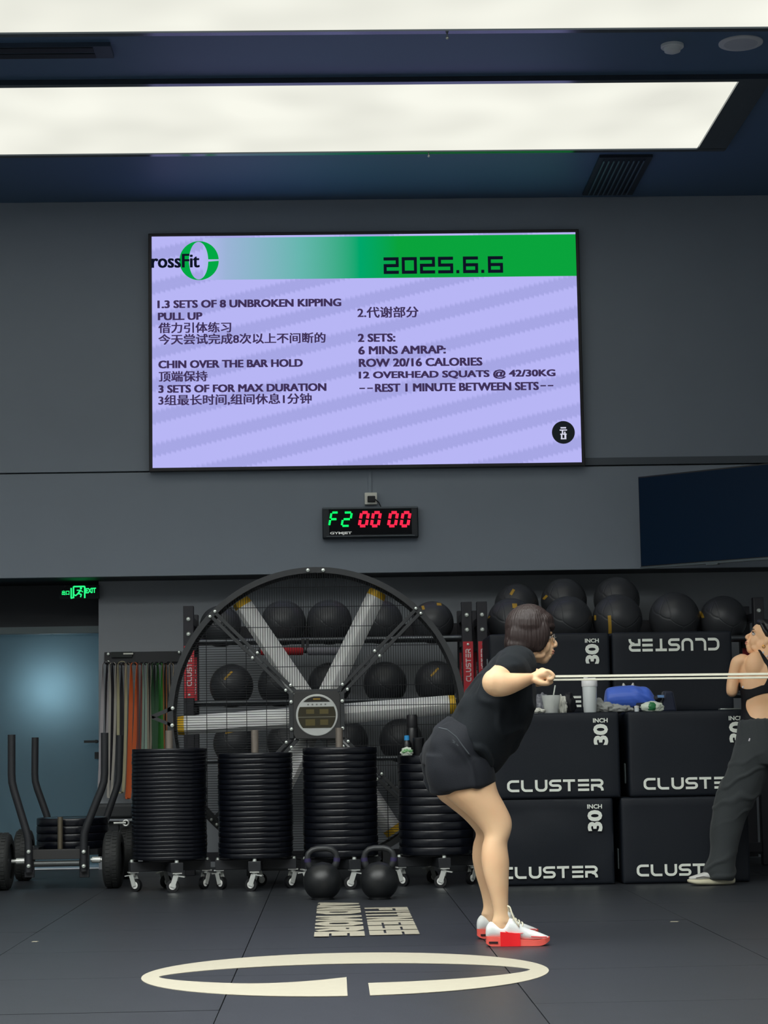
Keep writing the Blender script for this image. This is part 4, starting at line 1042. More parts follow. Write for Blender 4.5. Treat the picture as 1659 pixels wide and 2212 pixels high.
crumple('paper_tissue', 'crumpled white tissue on the box edge beside the woman\'s shirt', 'tissue', (X(1157, 12.28), 12.28, zt), (.05, .03, .018), mat('tissue', (222, 222, 210), .8), 20)
crumple('paper_wad', 'white crumpled paper wad behind and right of the drink cup', 'tissue', (X(1213, 12.40), 12.40, zt), (.03, .03, .058), mat('tissue', (0, 0, 0)), 33, .3)
crumple('black_pouch', 'small black pouch between the drink cup and the shaker bottle', 'bag', (X(1229, 12.47), 12.49, zt), (.045, .04, .07), mat('pouch', (18, 19, 24), .6), 41, .12)
t = thing('shaker_bottle', 'tall translucent white shaker bottle on the box', 'bottle', (X(1275, 12.30), 12.30, zt))
MB().lathe([(.001, 0), (.037, 0), (.039, .006), (.044, .155), (.041, .16), (.001, .16)], n=36).build('body', mat('shaker_body', (222, 228, 228), .3, trans=.15), t, world=False, smooth=50)
MB().lathe([(.001, .01), (.0385, .01), (.0405, .06), (.001, .062)], n=36).build('liquid', mat('shaker_liquid', (150, 156, 160), .3), t, world=False)
MB().lathe([(.046, .155), (.048, .16), (.048, .192), (.044, .2), (.001, .2)], n=36).build('cap', mat('shaker_cap', (252, 252, 252), .35), t, world=False, smooth=50)
MB().lathe([(.001, .198), (.014, .198), (.013, .214), (.001, .216)], (-.022, 0, 0), 18).box((.012, 0, .204), (.05, .014, .008)).build('spout_lid', mat('shaker_cap', (0, 0, 0)), t, world=False)
tw_ = [((1292, 12.36), (.035, .05, .05), 51), ((1314, 12.33), (.045, .05, .036), 52), ((1340, 12.32), (.05, .05, .026), 53), ((1359, 12.33), (.03, .04, .016), 54)]
m_tow = mat('towel', (158, 160, 156), .95, bump=.2, bscale=150)
sh = []
for (px, Y), r, sd in tw_:
    b = MB().ball((0, 0, 0), 1, 30, 18)
    for i, v in enumerate(b.v):
        d = v.normalized(); v = Vector((d.x*r[0]*1.3, d.y*r[1], d.z*r[2]))*(1+.35*noise.noise(d*3+Vector((sd, 0, 0)))); b.v[i] = Vector((v.x+X(px, Y), v.y+Y+.03, max(zt+.001, v.z+zt+r[2]*.7)))
    sh.append((b.v, b.f))
me = skin('grey_towel', m_tow, sh, .004, 2, fold=lambda co: .003*np.sin(co[:, 0]*110+co[:, 1]*60+co[:, 2]*90))
tag(put('grey_towel', me), 'crumpled grey towel between the shaker bottle and the blue bag', 'towel')
# blue dry bag
A_, B_ = Vector((X(1309, 12.55), 12.58, zt+.13)), Vector((X(1420, 12.55), 12.56, zt+.07))
rings = []
for u, hw in ((0, .05), (.05, .073), (.3, .077), (.6, .074), (.8, .064), (.93, .044), (1., .028)):
    c = A_.lerp(B_, u); c.z = zt+.006+hw+.022*u; rings.append((c+Vector((0, 0, hw)), c-Vector((0, 0, hw)), hw*.95))
me = skin('dry_bag', mat('dry_bag_blue', (72, 112, 222), .45, sheen=.2), [ringloft(rings, pw=1.)], .004, 3, fold=lambda co: .006*np.sin(co[:, 0]*75+co[:, 2]*60)*np.clip((co[:, 0]-A_.x-.13)/.1, 0.1, 1)*np.sin(co[:, 2]*50))
lo = min(v.co.z for v in me.vertices); me.transform(Matrix.Translation((0, 0, zt+.001-lo)))
o = put('dry_bag', me); tag(o, 'bright blue roll-top dry bag lying on the box', 'bag'); 
e = B_+Vector((.0, 0, .0)); e.z = zt+.075
MB().tube([e-Vector((.03, 0, 0)), e+Vector((.0, 0, .008)), e+Vector((.03, 0, .01))], [.02, .024, .014], 14, flat=1.6).build('roll_closure', mat('closure_black', (24, 26, 34), .5), o)
MB().box(e+Vector((.02, -.03, .02)), (.04, .012, .016)).build('buckle', mat('buckle_blue', (110, 150, 200), .4), o)
t = thing('hair_clip', 'small white two-pronged clip sticking up behind the blue bag', 'clip', (X(1360, 12.68), 12.7, zt))
mb = MB()
for q in (-.027, .027):
    MB().tube([(q, 0, .0), (q, 0, .12), (q*1.0, 0, .165), (q*1.15, 0, .185)], [.006, .012, .013, .004], 10).build('prong', mat('clip_white', (215, 215, 210), .4), t, world=False)
MB().box((0, 0, .01), (.09, .03, .02)).build('base', mat('clip_white', (0, 0, 0)), t, world=False)
crumple('dark_sock', 'dark navy cloth bundle under the front of the blue bag', 'clothing', (X(1392, 12.38), 12.40, zt), (.06, .035, .03), mat('navy_cloth', (22, 28, 44), .8), 60, .2)
t = lathe_px('pill_bottle', 'small white round-capped bottle left of the green packet', 'bottle', 1376, 12.28, zt, [(.001, 0), (.013, 0), (.014, .004), (.014, .02), (.001, .022)], mat('pill_white', (215, 222, 225), .4), [('cap', [(.001, .02), (.015, .021), (.015, .034), (.001, .037)], mat('clip_white', (0, 0, 0)))])
gp = crumple('green_packet', 'green and white snack packet at the right of the blue bag', 'packet', (X(1409, 12.27), 12.275, zt), (.068, .028, .034), mat('pack_white', (0, 0, 0)), 71, .12)
crumple('green_label', 'green middle of the packet', None, (-.004, -.010, .006), (.034, .024, .029), mat('pack_green2', (40, 120, 70), .4), 74, .08, parent=gp)
nb = MB().prism([(-.05, 0), (.05, 0), (.028, .125), (-.03, .13)], .10, (X(1444, 12.6), 12.66, zt)).build('navy_bag', mat('navy_bag', (14, 26, 52), .6, sheen=.2), bevel=.014, seg=3)
tag(nb, 'dark navy bag standing at the right of the blue dry bag', 'bag')
nb2 = MB().box((X(1576, 12.28), 12.29, zt+.006), (.12, .07, .009)).build('mobile_phone', mat('phone_silver', (170, 178, 174), .25, metal=.5), bevel=.003); tag(nb2, 'silver mobile phone lying on the box by the second woman', 'phone')

# ================================================================ PEOPLE
def tone(nt, bsdf, cols, scale):
    tc = nt.nodes.new('ShaderNodeTexCoord'); n = nt.nodes.new('ShaderNodeTexNoise'); n.inputs['Scale'].default_value = scale
    nt.links.new(tc.outputs['Object'], n.inputs['Vector']); r = nt.nodes.new('ShaderNodeValToRGB')
    r.color_ramp.elements[0].position = .35; r.color_ramp.elements[1].position = .65
    r.color_ramp.elements[0].color = (*lin(cols[0]), 1); r.color_ramp.elements[1].color = (*lin(cols[1]), 1)
    nt.links.new(n.outputs['Fac'], r.inputs[0]); nt.links.new(r.outputs[0], bsdf.inputs['Base Color'])
def skin_mat(name, a, b):
    M = mat(name, a, .5, spec=.4); bs = M.node_tree.nodes['Principled BSDF']; tone(M.node_tree, bs, (a, b), 7)
    bs.inputs['Subsurface Weight'].default_value = .12; bs.inputs['Subsurface Radius'].default_value = (.012, .005, .003); return M
m_skin = skin_mat('skin', (228, 184, 144), (235, 196, 156)); m_skin2 = skin_mat('skin_b', (236, 186, 142), (242, 196, 154))
m_hair = mat('hair_brown', (42, 30, 28), .5, spec=.4); m_hair2 = mat('hair_black', (20, 19, 22), .4, spec=.5)
for M in (m_hair, m_hair2):
    nt = M.node_tree; tc = nt.nodes.new('ShaderNodeTexCoord'); mp = nt.nodes.new('ShaderNodeMapping'); mp.inputs['Scale'].default_value = (150, 150, 9)
    n = nt.nodes.new('ShaderNodeTexNoise'); n.inputs['Scale'].default_value = 1.; n.inputs['Detail'].default_value = 5
    bp = nt.nodes.new('ShaderNodeBump'); bp.inputs['Strength'].default_value = .7; bp.inputs['Distance'].default_value = .004
    nt.links.new(tc.outputs['Object'], mp.inputs[0]); nt.links.new(mp.outputs[0], n.inputs['Vector']); nt.links.new(n.outputs['Fac'], bp.inputs['Height']); nt.links.new(bp.outputs[0], nt.nodes['Principled BSDF'].inputs['Normal'])
m_shirt = mat('shirt_black', (12, 19, 25), .8, spec=.25, sheen=.04, bump=.25, bscale=260)
m_short = mat('shorts_black', (19, 23, 31), .75, spec=.3, sheen=.05, bump=.25, bscale=260)

def head_shapes(T):
    S = []
    e = lambda c, r, R=None: S.append(ell(c, r, R, T))
    e((-.008, 0, .02), (.096, .075, .091)); e((.03, 0, -.04), (.056, .056, .078)); e((.052, 0, -.098), (.027, .026, .024))
    e((.048, 0, .022), (.044, .056, .048)); e((.02, 0, -.075), (.05, .045, .04))
    for s in (-1, 1):
        e((.048, s*.033, -.045), (.034, .021, .038)); e((.0, s*.058, -.055), (.035, .014, .035)); e((.025, s*.045, -.085), (.035, .014, .018))
        e((-.008, s*.076, -.026), (.017, .007, .030)); e((-.014, s*.081, -.018), (.012, .006, .02)); e((.074, s*.028, .012), (.016, .022, .008)); e((.098, s*.010, -.044), (.009, .007, .006))
    tr = lambda p: T @ Vector(p)
    S.append(limb([(tr((.078, 0, .004)), .009), (tr((.092, 0, -.016)), .0085), (tr((.103, 0, -.032)), .0105), (tr((.104, 0, -.041)), .010)]))
    e((.088, 0, -.065), (.0125, .022, .0065)); e((.086, 0, -.0765), (.0125, .019, .007)); e((.080, 0, -.055), (.014, .02, .014)); e((.076, 0, -.088), (.012, .02, .012))
    return S
def face_parts(T, par, brow, lip, side=(1, -1)):
    T3 = T.to_3x3()
    for s in side:
        b = MB(); b.ball((.073, s*.030, -.006), (.0125, .0135, .011), 20, 12); b.v = [T @ v for v in b.v]
        ey = b.build('eye', mat('eye_white', (215, 210, 205), .3), par, smooth=180)
        b = MB(); b.ball((.081, s*.030, -.0065), (.0055, .006, .0058), 16, 10); b.v = [T @ v for v in b.v]; b.build('iris', mat('iris_dark', (30, 20, 18), .2), ey, smooth=180)
        b = MB(); b.tube([T @ Vector(p) for p in ((.088, s*.012, .013), (.090, s*.024, .018), (.083, s*.038, .018), (.073, s*.048, .012))], [.002, .0032, .003, .0014], 8); b.build('eyebrow', brow, par, smooth=180)
        b = MB(); b.tube([T @ Vector(p) for p in ((.0835, s*.018, -.004), (.086, s*.030, .003), (.0785, s*.042, -.001), (.072, s*.047, -.005))], [.0015, .0028, .0025, .0012], 8); b.build('eyelid', brow, par, smooth=180)
    b = MB(); b.ball((.0925, 0, -.066), (.0092, .021, .0050), 20, 10); b.ball((.0905, 0, -.0755), (.0092, .018, .0056), 20, 10); b.v = [T @ v for v in b.v]
    b.build('lips', lip, par, smooth=180)

# ---------------------------------------------------------------- woman in front
D0 = 8.8
def rg(a, b, rb, Y=D0, q=(0, 1, 0), Y2=None): return (P(a[0], a[1], Y), P(b[0], b[1], Y if Y2 is None else Y2), rb, q)
wroot = thing('person', 'woman in black t-shirt and shorts leaning forward while pulling long bands', 'person', (P(1040, 1900, D0).x, D0, 0))
Hw = P(1148, 1373, D0)
Th = Matrix.Translation(Hw) @ Matrix.Rotation(math.radians(2), 4, 'Y') @ Matrix.Rotation(math.radians(-4), 4, 'Z')
S = head_shapes(Th)
# neck and trunk
S.append(ringloft([rg((1096, 1385), (1160, 1418), .055), rg((1085, 1420), (1142, 1438), .058), rg((1064, 1436), (1140, 1474), .11), rg((1040, 1460), (1140, 1500), .155),
                   rg((1018, 1494), (1122, 1540), .15), rg((996, 1526), (1092, 1578), .135), rg((968, 1558), (1062, 1612), .145), rg((938, 1592), (1050, 1642), .17), rg((926, 1640), (1046, 1668), .165)], n=28))
# legs: near (right) and far (left)
def leg(dy_top, dy_bot, dx, px_off, dyf):
    L = [((940, 1652), (1064, 1652), .085), ((957, 1712), (1074, 1705), .088), ((986, 1740), (1089, 1735), .078), ((1014, 1764), (1103, 1764), .066), ((1036, 1788), (1106, 1784), .058), ((1046, 1806), (1102, 1803), .053),
         ((1041, 1830), (1096, 1824), .052), ((1040, 1862), (1100, 1862), .054), ((1048, 1900), (1099, 1900), .046), ((1060, 1940), (1098, 1940), .035), ((1066, 1972), (1099, 1968), .031), ((1062, 1992), (1106, 1990), .034)]
    R = []
    for i, (a, b, rb) in enumerate(L):
        u = i/(len(L)-1); Y = D0+dy_top+(dy_bot-dy_top)*min(1, u*1.25)
        o = (dx[0]+(dx[1]-dx[0])*u, dx[2]+(dx[3]-dx[2])*u)
        R.append((P(a[0]+o[0], a[1]+o[1], D0), P(b[0]+o[0], b[1]+o[1], D0), rb, (0, 1, 0)))
        k = Y-D0; s_ = Y/D0
        R[-1] = (Vector((R[-1][0].x*s_, Y, H+(R[-1][0].z-H)*s_)), Vector((R[-1][1].x*s_, Y, H+(R[-1][1].z-H)*s_)), rb, (0, 1, 0))
    return R
near = leg(-.095, -.15, (0, 0, 0, 0), 0, 0); far = leg(.095, .19, (-14, -23, 7, -17), 0, 0)
foot_n = lambda px, py: P(px, py, D0-.15); foot_f = lambda px, py: P(px, py, D0+.19)
S.append(ringloft(near, n=26)); S.append(ringloft(far, n=26))
# kneecap, calf fullness
# feet inside the shoes
for f, o in ((foot_n, (0, 0)), (foot_f, (-21, -17))):
    S.append(limb([(f(1080+o[0], 1985+o[1]), .032), (f(1086+o[0], 2006+o[1]), .034), (f(1115+o[0], 2019+o[1]), .020), (f(1150+o[0], 2024+o[1]), .011)]))
# arms
def hand(wr, kn, tip, yoff, mirror):
    """fist: wrist, knuckle, and grip centre; fingers spread in depth"""
    S2 = []; m_ = mirror
    k = lambda px, py, dy: P(px, py, D0+yoff)+Vector((0, dy*m_, 0))
    o = wr
    S2.append(ringloft([(k(1148, 1454, 0), k(1143, 1480, 0), .028, (0, 1, 0)), (k(1158, 1449, 0), k(1153, 1476, 0), .031, (0, 1, 0)), (k(1170, 1442, .002), k(1166, 1471, .002), .039, (0, 1, 0)), (k(1180, 1445, .002), k(1174, 1470, .002), .041, (0, 1, 0)), (k(1188, 1451, .002), k(1183, 1467, .002), .037, (0, 1, 0))], n=20))
    S2.append((lambda vv: vv)(ell(k(1182, 1461, 0), (.022, .037, .016))))
    for i, (dy, ln, r) in enumerate(((-.032, .96, .0088), (-.011, 1.04, .0092), (.011, 1.0, .0088), (.031, .86, .0078))):
        a = k(1179, 1450, dy); b = k(1179+9*ln, 1453.5, dy); c = k(1179+15.5*ln, 1460.5, dy); d = k(1179+12*ln, 1467, dy); e = k(1179+4*ln, 1467.5, dy)
        S2.append(limb([(a, r*1.12), (b, r*1.05), (c, r), (d, r*.92), (e, r*.85)], n=14, sub=4))
    S2.append(limb([(k(1155, 1470, -.026), .014), (k(1168, 1476, -.030), .0125), (k(1181, 1477, -.022), .0105), (k(1191, 1474, -.006), .009)], n=14))
    return S2
Yn = -.30
S.append(limb([(P(1100, 1448, D0-.13), .058), (P(1088, 1458, D0-.22), .056), (P(1074, 1471, D0-.32), .055)], n=22))
S.append(ell(P(1072, 1474, D0-.335), (.060, .055, .058)))
S.append(ringloft([(P(1060, 1446, D0-.335), P(1066, 1505, D0-.335), .05, (0, 1, 0)), (P(1078, 1447, D0-.345), P(1084, 1505, D0-.345), .048, (0, 1, 0)), (P(1098, 1453, D0-.345), P(1102, 1501, D0-.345), .043, (0, 1, 0)),
                   (P(1124, 1454, D0-.335), P(1128, 1489, D0-.335), .034, (0, 1, 0)), (P(1149, 1454, D0-.31), P(1146, 1479, D0-.31), .026, (0, 1, 0))], n=24))
S += hand(None, None, None, -.30, 1)
fx = lambda px, py, Y: P(px, py, D0)+Vector((.012, Y, .012))
S.append(limb([(fx(1100, 1446, .13), .058), (fx(1088, 1458, .21), .055), (fx(1076, 1470, .29), .053)], n=22))
S.append(ringloft([(fx(1066, 1448, .30), fx(1070, 1500, .30), .048, (0, 1, 0)), (fx(1098, 1453, .31), fx(1102, 1497, .31), .042, (0, 1, 0)), (fx(1124, 1454, .30), fx(1128, 1487, .30), .033, (0, 1, 0)), (fx(1149, 1456, .26), fx(1146, 1480, .26), .026, (0, 1, 0))], n=24))
hs = hand(None, None, None, 0, -1)
S += [([v+Vector((.0, .26, .012-.006)) for v in vv], ff) for vv, ff in hs]
me = skin('body', m_skin, S, .0042, 5); body = put('body', me, wroot)
face_parts(Th, wroot, mat('brow_brown', (40, 28, 26), .7), mat('lip_pink', (192, 128, 110), .5))
# hair: chin-length bob
HS = []
hh = lambda c, r, R=None: HS.append(ell(c, r, R, Th))
hh((-.012, 0, .040), (.104, .094, .098)); hh((-.045, 0, .0), (.070, .088, .085)); hh((.045, 0, .062), (.052, .074, .044)); hh((.070, 0, .040), (.032, .062, .026))
for s in (-1, 1):
    hh((-.012, s*.062, -.006), (.088, .030, .075), None); hh((-.035, s*.055, -.045), (.074, .034, .040)); hh((.035, s*.066, .012), (.044, .018, .055)); hh((.028, s*.068, -.035), (.030, .014, .040))
hh((-.078, 0, -.032), (.040, .074, .052)); hh((-.03, 0, -.062), (.07, .070, .026))
def strands(co):
    a = np.arctan2(co[:, 1]-D0, co[:, 0]-Hw.x); return .0011*np.sin(a*46+np.sin(co[:, 2]*14)*1.5)+.0008*np.sin(a*97+1)
me = skin('hair', m_hair, HS, .0045, 3, fold=strands); put('hair', me, wroot)
# glasses
gl = MB(); tv_ = lambda p: Th @ Vector(p)
for s in (-1, 1):
    c = Vector((.098, s*.031, -.012)); gl.tube([tv_((c.x-.35*abs(.026*math.cos(t))*(1 if s*math.cos(t) > 0 else -.2), c.y+.025*math.cos(t), c.z+.019*math.sin(t))) for t in np.linspace(0, 2*PI, 24, endpoint=False)], .0013, 8, closed=True)
    gl.tube([tv_((.090, s*.057, -.006)), tv_((.05, s*.077, -.006)), tv_((-.01, s*.083, -.006)), tv_((-.03, s*.082, -.02))], .0016, 8)
gl.tube([tv_((.103, -.007, -.008)), tv_((.107, 0, -.005)), tv_((.103, .007, -.008))], .0013, 8)
go = gl.build('glasses', mat('glasses_metal', (150, 140, 130), .3, metal=.8), wroot)
for s in (-1, 1):
    lens = MB().lathe([(.001, -.0006), (1, -.0006), (1, .0006), (.001, .0006)], n=24, axis='X', cap=False)
    lens.v = [tv_((.098+v.x*1, s*.031+v.y*.024, -.012+v.z*.018)) for v in lens.v]; lens.build('lens', mat('lens_glass', (225, 235, 240), .05, alpha=.25), go)
# t-shirt: loose body and sleeves
TS = [ringloft([rg((1086, 1403), (1146, 1434), .072), rg((1074, 1413), (1152, 1450), .115), rg((1052, 1436), (1156, 1474), .168), rg((1028, 1460), (1155, 1502), .188), rg((1006, 1494), (1152, 1546), .185),
                rg((990, 1518), (1134, 1584), .180), rg((978, 1540), (1108, 1622), .182), rg((972, 1552), (1085, 1655), .19), rg((975, 1560), (1071, 1671), .193)], n=34, capk=.25, pw=.92)]
for sg in (-1, 1):
    TS.append(limb([(P(1112, 1438, D0)+Vector((0, sg*.09, 0)), .088), (P(1102, 1445, D0)+Vector((0, sg*.17, 0)), .080), (P(1094, 1452, D0)+Vector((0, sg*.235, 0)), .070), (P(1091, 1455, D0)+Vector((0, sg*.25, 0)), .068)], n=24))
def sleeve(sg, yo):
    q = lambda px, py, y: Vector((P(px, py, D0).x, D0+sg*y+yo, P(px, py, D0).z))
    TS.append(ringloft([(q(1066, 1428, .10), q(1138, 1455, .11), .085, (0, 1, 0)), (q(1052, 1440, .17), q(1124, 1468, .17), .075, (0, 1, 0)), (q(1048, 1450, .215), q(1106, 1476, .215), .066, (0, 1, 0)), (q(1050, 1456, .24), q(1100, 1480, .24), .06, (0, 1, 0))], n=26, capk=.2))
rs = np.random.RandomState(3); WV = [(rs.normal(size=3)*[22, 16, 26], rs.uniform(0, 6)) for _ in range(9)]
def folds(amp, sc=1., z0=None):
    def f(co):
        t = sum(np.sin(co @ (w_*sc)+p) for w_, p in WV)/3
        q = np.sin((co[:, 0]*.7+co[:, 2]*.7)*34*sc+t*1.6)
        return amp*(.6*t/2+.8*np.maximum(0, q)**3-.2)
    return f
def shirt_fold(co):
    # long drag folds from the shoulder to the hem, stronger to the waist
    u = np.clip((P(1100, 1440, D0).z-co[:, 2])/.45, 0, 1)
    return folds(.012)(co)*(.4+u)
me = skin('t_shirt', m_shirt, TS, .006, 5, fold=shirt_fold); put('t_shirt', me, wroot)
# collar
# shorts
SS = [ringloft([rg((966, 1546), (1062, 1606), .172), rg((938, 1574), (1058, 1636), .192), rg((916, 1610), (1058, 1660), .205), rg((911, 1650), (1062, 1676), .205)], n=34, capk=.1, pw=.95)]
for sg in (-1, 1):
    dx = 0 if sg < 0 else -2
    q = lambda px, py: P(px+dx, py, D0)+Vector((0, sg*.1, 0))
    SS.append(ringloft([(q(916, 1630), q(1062, 1640), .1, (0, 1, 0)), (q(916, 1668), q(1066, 1662), .108, (0, 1, 0)), (q(926, 1706), q(1067, 1680), .108, (0, 1, 0)), (q(936, 1716), q(1067, 1688), .106, (0, 1, 0))], n=30, capk=.1))
me = skin('shorts', m_short, SS, .006, 4, fold=lambda co: folds(.0105, .85)(co)); sho = put('shorts', me, wroot)
pts = [P(x, y, D0-.19)+Vector((0, -.018+(.03 if i in (0, 5) else 0), 0)) for i, (x, y) in enumerate(((948, 1572), (965, 1576), (985, 1592), (1001, 1614), (1012, 1628), (1018, 1636)))]
MB().tube(pts, .0028, 8).build('seam', mat('seam_grey', (66, 72, 78), .7), sho)
MB().bar(P(978, 1598, D0-.232), P(990, 1611, D0-.232), .004, .002).bar(P(978, 1603, D0-.232), P(987, 1606, D0-.232), .004, .002).build('logo_print', mat('seam_grey', (0, 0, 0)), sho)
# shoes
m_sh_w = mat('shoe_white', (225, 228, 226), .6, bump=.2, bscale=300); m_sh_c = mat('shoe_coral', (236, 96, 84), .5); m_sh_r = mat('shoe_red', (240, 26, 34), .45); m_sh_k = mat('shoe_mark', (40, 14, 18), .5); m_lace = mat('lace_cream', (226, 220, 196), .7)
def shoe(root, heel, toe_dir, L, name_extra, mirror):
    """heel: floor point under the heel; L length"""
    d = Vector(toe_dir).normalized(); sd = Vector((0, 0, 1)).cross(d); sd *= 1
    T = lambda x, y, z: heel+d*(x*L)+sd*y+Vector((0, 0, z))
    prof = [(0.0, .024, .026), (.06, .031, .001), (.2, .036, 0), (.4, .036, 0), (.6, .044, 0), (.78, .047, .001), (.92, .037, .008), (1.0, .014, .022)]
    # sole: lofted outline, thick heel
    def slab(z0f, z1f, infl, x0=0, x1=1):
        mb = MB(); xs = np.linspace(x0, x1, 26); v = []
        for x in xs:
            w_ = np.interp(x, [p[0] for p in prof], [p[1] for p in prof])+infl; 
            if x < .05: w_ *= .6+.4*x/.05
            v += [T(x, -w_, z0f(x)), T(x, w_, z0f(x)), T(x, w_*.97, z1f(x)), T(x, -w_*.97, z1f(x))]
        n = len(xs); return mb.add(v, [(4*i+k, 4*i+(k+1) % 4, 4*i+4+(k+1) % 4, 4*i+4+k) for i in range(n-1) for k in range(4)]+[(0, 1, 2, 3), (4*n-1, 4*n-2, 4*n-3, 4*n-4)])
    bot = lambda x: max(0, .02*((x-.82)/.18)**2) if x > .82 else (max(0, .01*((.06-x)/.06)) if x < .06 else 0)
    top = lambda x: np.interp(x, [0, .12, .4, .6, .8, 1], [.042, .040, .034, .026, .024, .034])
    s_ = slab(lambda x: bot(x)+.001, top, .004).build('sole', m_sh_c, root, smooth=50)
    slab(lambda x: bot(x)+.0005, lambda x: top(x)+.022, .0075, .22, .53).build('midfoot_wrap', m_sh_r, s_, smooth=50)
    for s in (-1, 1): MB().bar(T(.04, s*.034, .017), T(.18, s*.0405, .017), .008, .004, sd).build('heel_mark', m_sh_k, s_)
    R = []
    for x, w_, z0, z1 in ((.02, .026, .03, .085), (.08, .032, .03, .100), (.2, .034, .03, .088), (.3, .035, .028, .090), (.38, .036, .028, .118), (.5, .038, .024, .100), (.66, .042, .02, .070), (.82, .041, .022, .054), (.93, .030, .024, .042), (.98, .016, .028, .036)):
        R.append((T(x, 0, z1), T(x, 0, z0), w_, tuple(sd)))
    me = skin('upper', m_sh_w, [ringloft(R, n=26, capk=.3, pw=.85)], .0035, 2); up = put('upper', me, root)
    MB().tube([T(.40, .0, .112), T(.36, 0, .134), T(.355, 0, .146)], [.018, .017, .012], 14, flat=1., up=(0, 0, 1)).build('tongue', m_sh_w, up, smooth=180)
    lb = MB()
    for i, x in enumerate((.42, .47, .52, .57)):
        z = np.interp(x, [.38, .5, .66], [.120, .104, .076]); lb.tube([T(x, -.026, z-.014), T(x+.012, -.012, z+.001), T(x, .0, z+.004), T(x-.012, .012, z+.001), T(x, .026, z-.014)], .0028, 8)
    for s in (-1, 1): lb.tube([T(.40, 0, .125), T(.37, s*.016, .144), T(.35, s*.024, .166), T(.38, s*.030, .160), T(.42, s*.026, .128), T(.47, s*.034, .100), T(.52, s*.040, .080)], .0034, 8)
    lb.build('laces', m_lace, up, smooth=180)
    for s in (-1, 1):
        MB().tube([T(.30, s*.0375, .062), T(.36, s*.0385, .053), T(.44, s*.0395, .052), T(.58, s*.043, .054)], [.001, .003, .0024, .0008], 8).build('swoosh_print', m_sh_r, up)
        MB().tube([T(.70, s*.045, .040), T(.84, s*.041, .037), T(.95, s*.028, .036)], .0016, 8).build('toe_line', m_sh_r, up)
n1 = MB()
h1 = ZP(1051, 2035, 0); h1.y = D0-.15; h1.x = P(1050, 2034, D0-.15).x; h1.z = .0005
t1 = P(1187, 2034, D0-.15)
e1_ = bpy.data.objects.new('shoe', None); e1_.empty_display_size = .05; finish(e1_, wroot)
shoe(e1_, Vector((h1.x, D0-.15, .0005)), (1, -.03, 0), (t1.x-h1.x), '', 1)
e2_ = bpy.data.objects.new('shoe', None); finish(e2_, wroot)
h2 = P(1031, 2017, D0+.19)
shoe(e2_, Vector((h2.x, D0+.19, .0005)), (1, .06, 0), (t1.x-h1.x), '', -1)

# the two long bands in her hands
m_bandw = mat('band_cream', (196, 194, 176), .5)
for (y0_, y1_, dy, w_, lb) in ((1461.3, 1455.8, -.30, .0098, 'upper of the two long pale exercise bands stretched to the right, in the near hand'), (1468.6, 1463.4, .26, .0088, 'lower of the two long pale exercise bands stretched to the right, in the far hand')):
    A_ = P(1186, y0_, D0+dy); A2 = P(1196, y0_, D0+dy); B_ = P(1659, y1_, D0+dy); B2 = A2+(B_-A2)*2.2
    pts = [A_+Vector((-.004, .034, .004)), A_+Vector((.004, .02, 0)), A_+Vector((.006, -.02, 0)), A_+Vector((-.004, -.034, .002))]
    mb = MB().tube(pts, .0065, 10); mb.add(*ribbon([A2+Vector((-.01, 0, 0)), A2+(B2-A2)*.25, A2+(B2-A2)*.5, B2], [Vector((0, .35, 1))]*4, w_, .004))
    mb.add(*ribbon([A2+Vector((-.012, .014, 0)), A2+(B2-A2)*.25+Vector((0, .01, 0)), B2+Vector((0, .008, 0))], [Vector((0, .35, 1))]*3, w_*.8, .004))
    o = mb.build('exercise_band', m_bandw, smooth=40); tag(o, lb, 'exercise band')

# ---------------------------------------------------------------- second woman, seen from behind at the right edge
D2 = 11.98
p2 = thing('person', 'woman seen from behind in black backless top and loose grey trousers at the right edge', 'person', (P(1660, 1900, D2).x, D2, 0))
Q = lambda x, y, dy=0: P(x, y, D2)+Vector((0, dy, 0))
Tt = Matrix.Rotation(PI-.12, 4, 'Z') @ Matrix.Rotation(math.radians(-24), 4, 'Y')
nose = Tt.to_3x3() @ Vector((.112, 0, -.04)); Hc2 = Q(1613, 1375, .0)-nose; Hc2.y = D2+.03
T2 = Matrix.Translation(Hc2) @ Tt
S = head_shapes(T2)
r2 = lambda l, r, y, rb, dy=0: (Q(l, y, dy), Q(r, y, dy), rb, (0, 1, 0))
S.append(ringloft([r2(1641, 1677, 1372, .05, .02), r2(1641, 1677, 1392, .05, .0), r2(1638, 1682, 1404, .055, -.005), r2(1618, 1706, 1414, .065, -.005), r2(1600, 1724, 1428, .085), r2(1598, 1727, 1450, .10), r2(1599, 1726, 1475, .105), r2(1602, 1722, 1500, .10),
                   r2(1605, 1718, 1525, .092), r2(1602, 1724, 1548, .10), r2(1596, 1734, 1575, .115), r2(1592, 1740, 1605, .12), r2(1594, 1738, 1630, .11)], n=30, pw=.9))
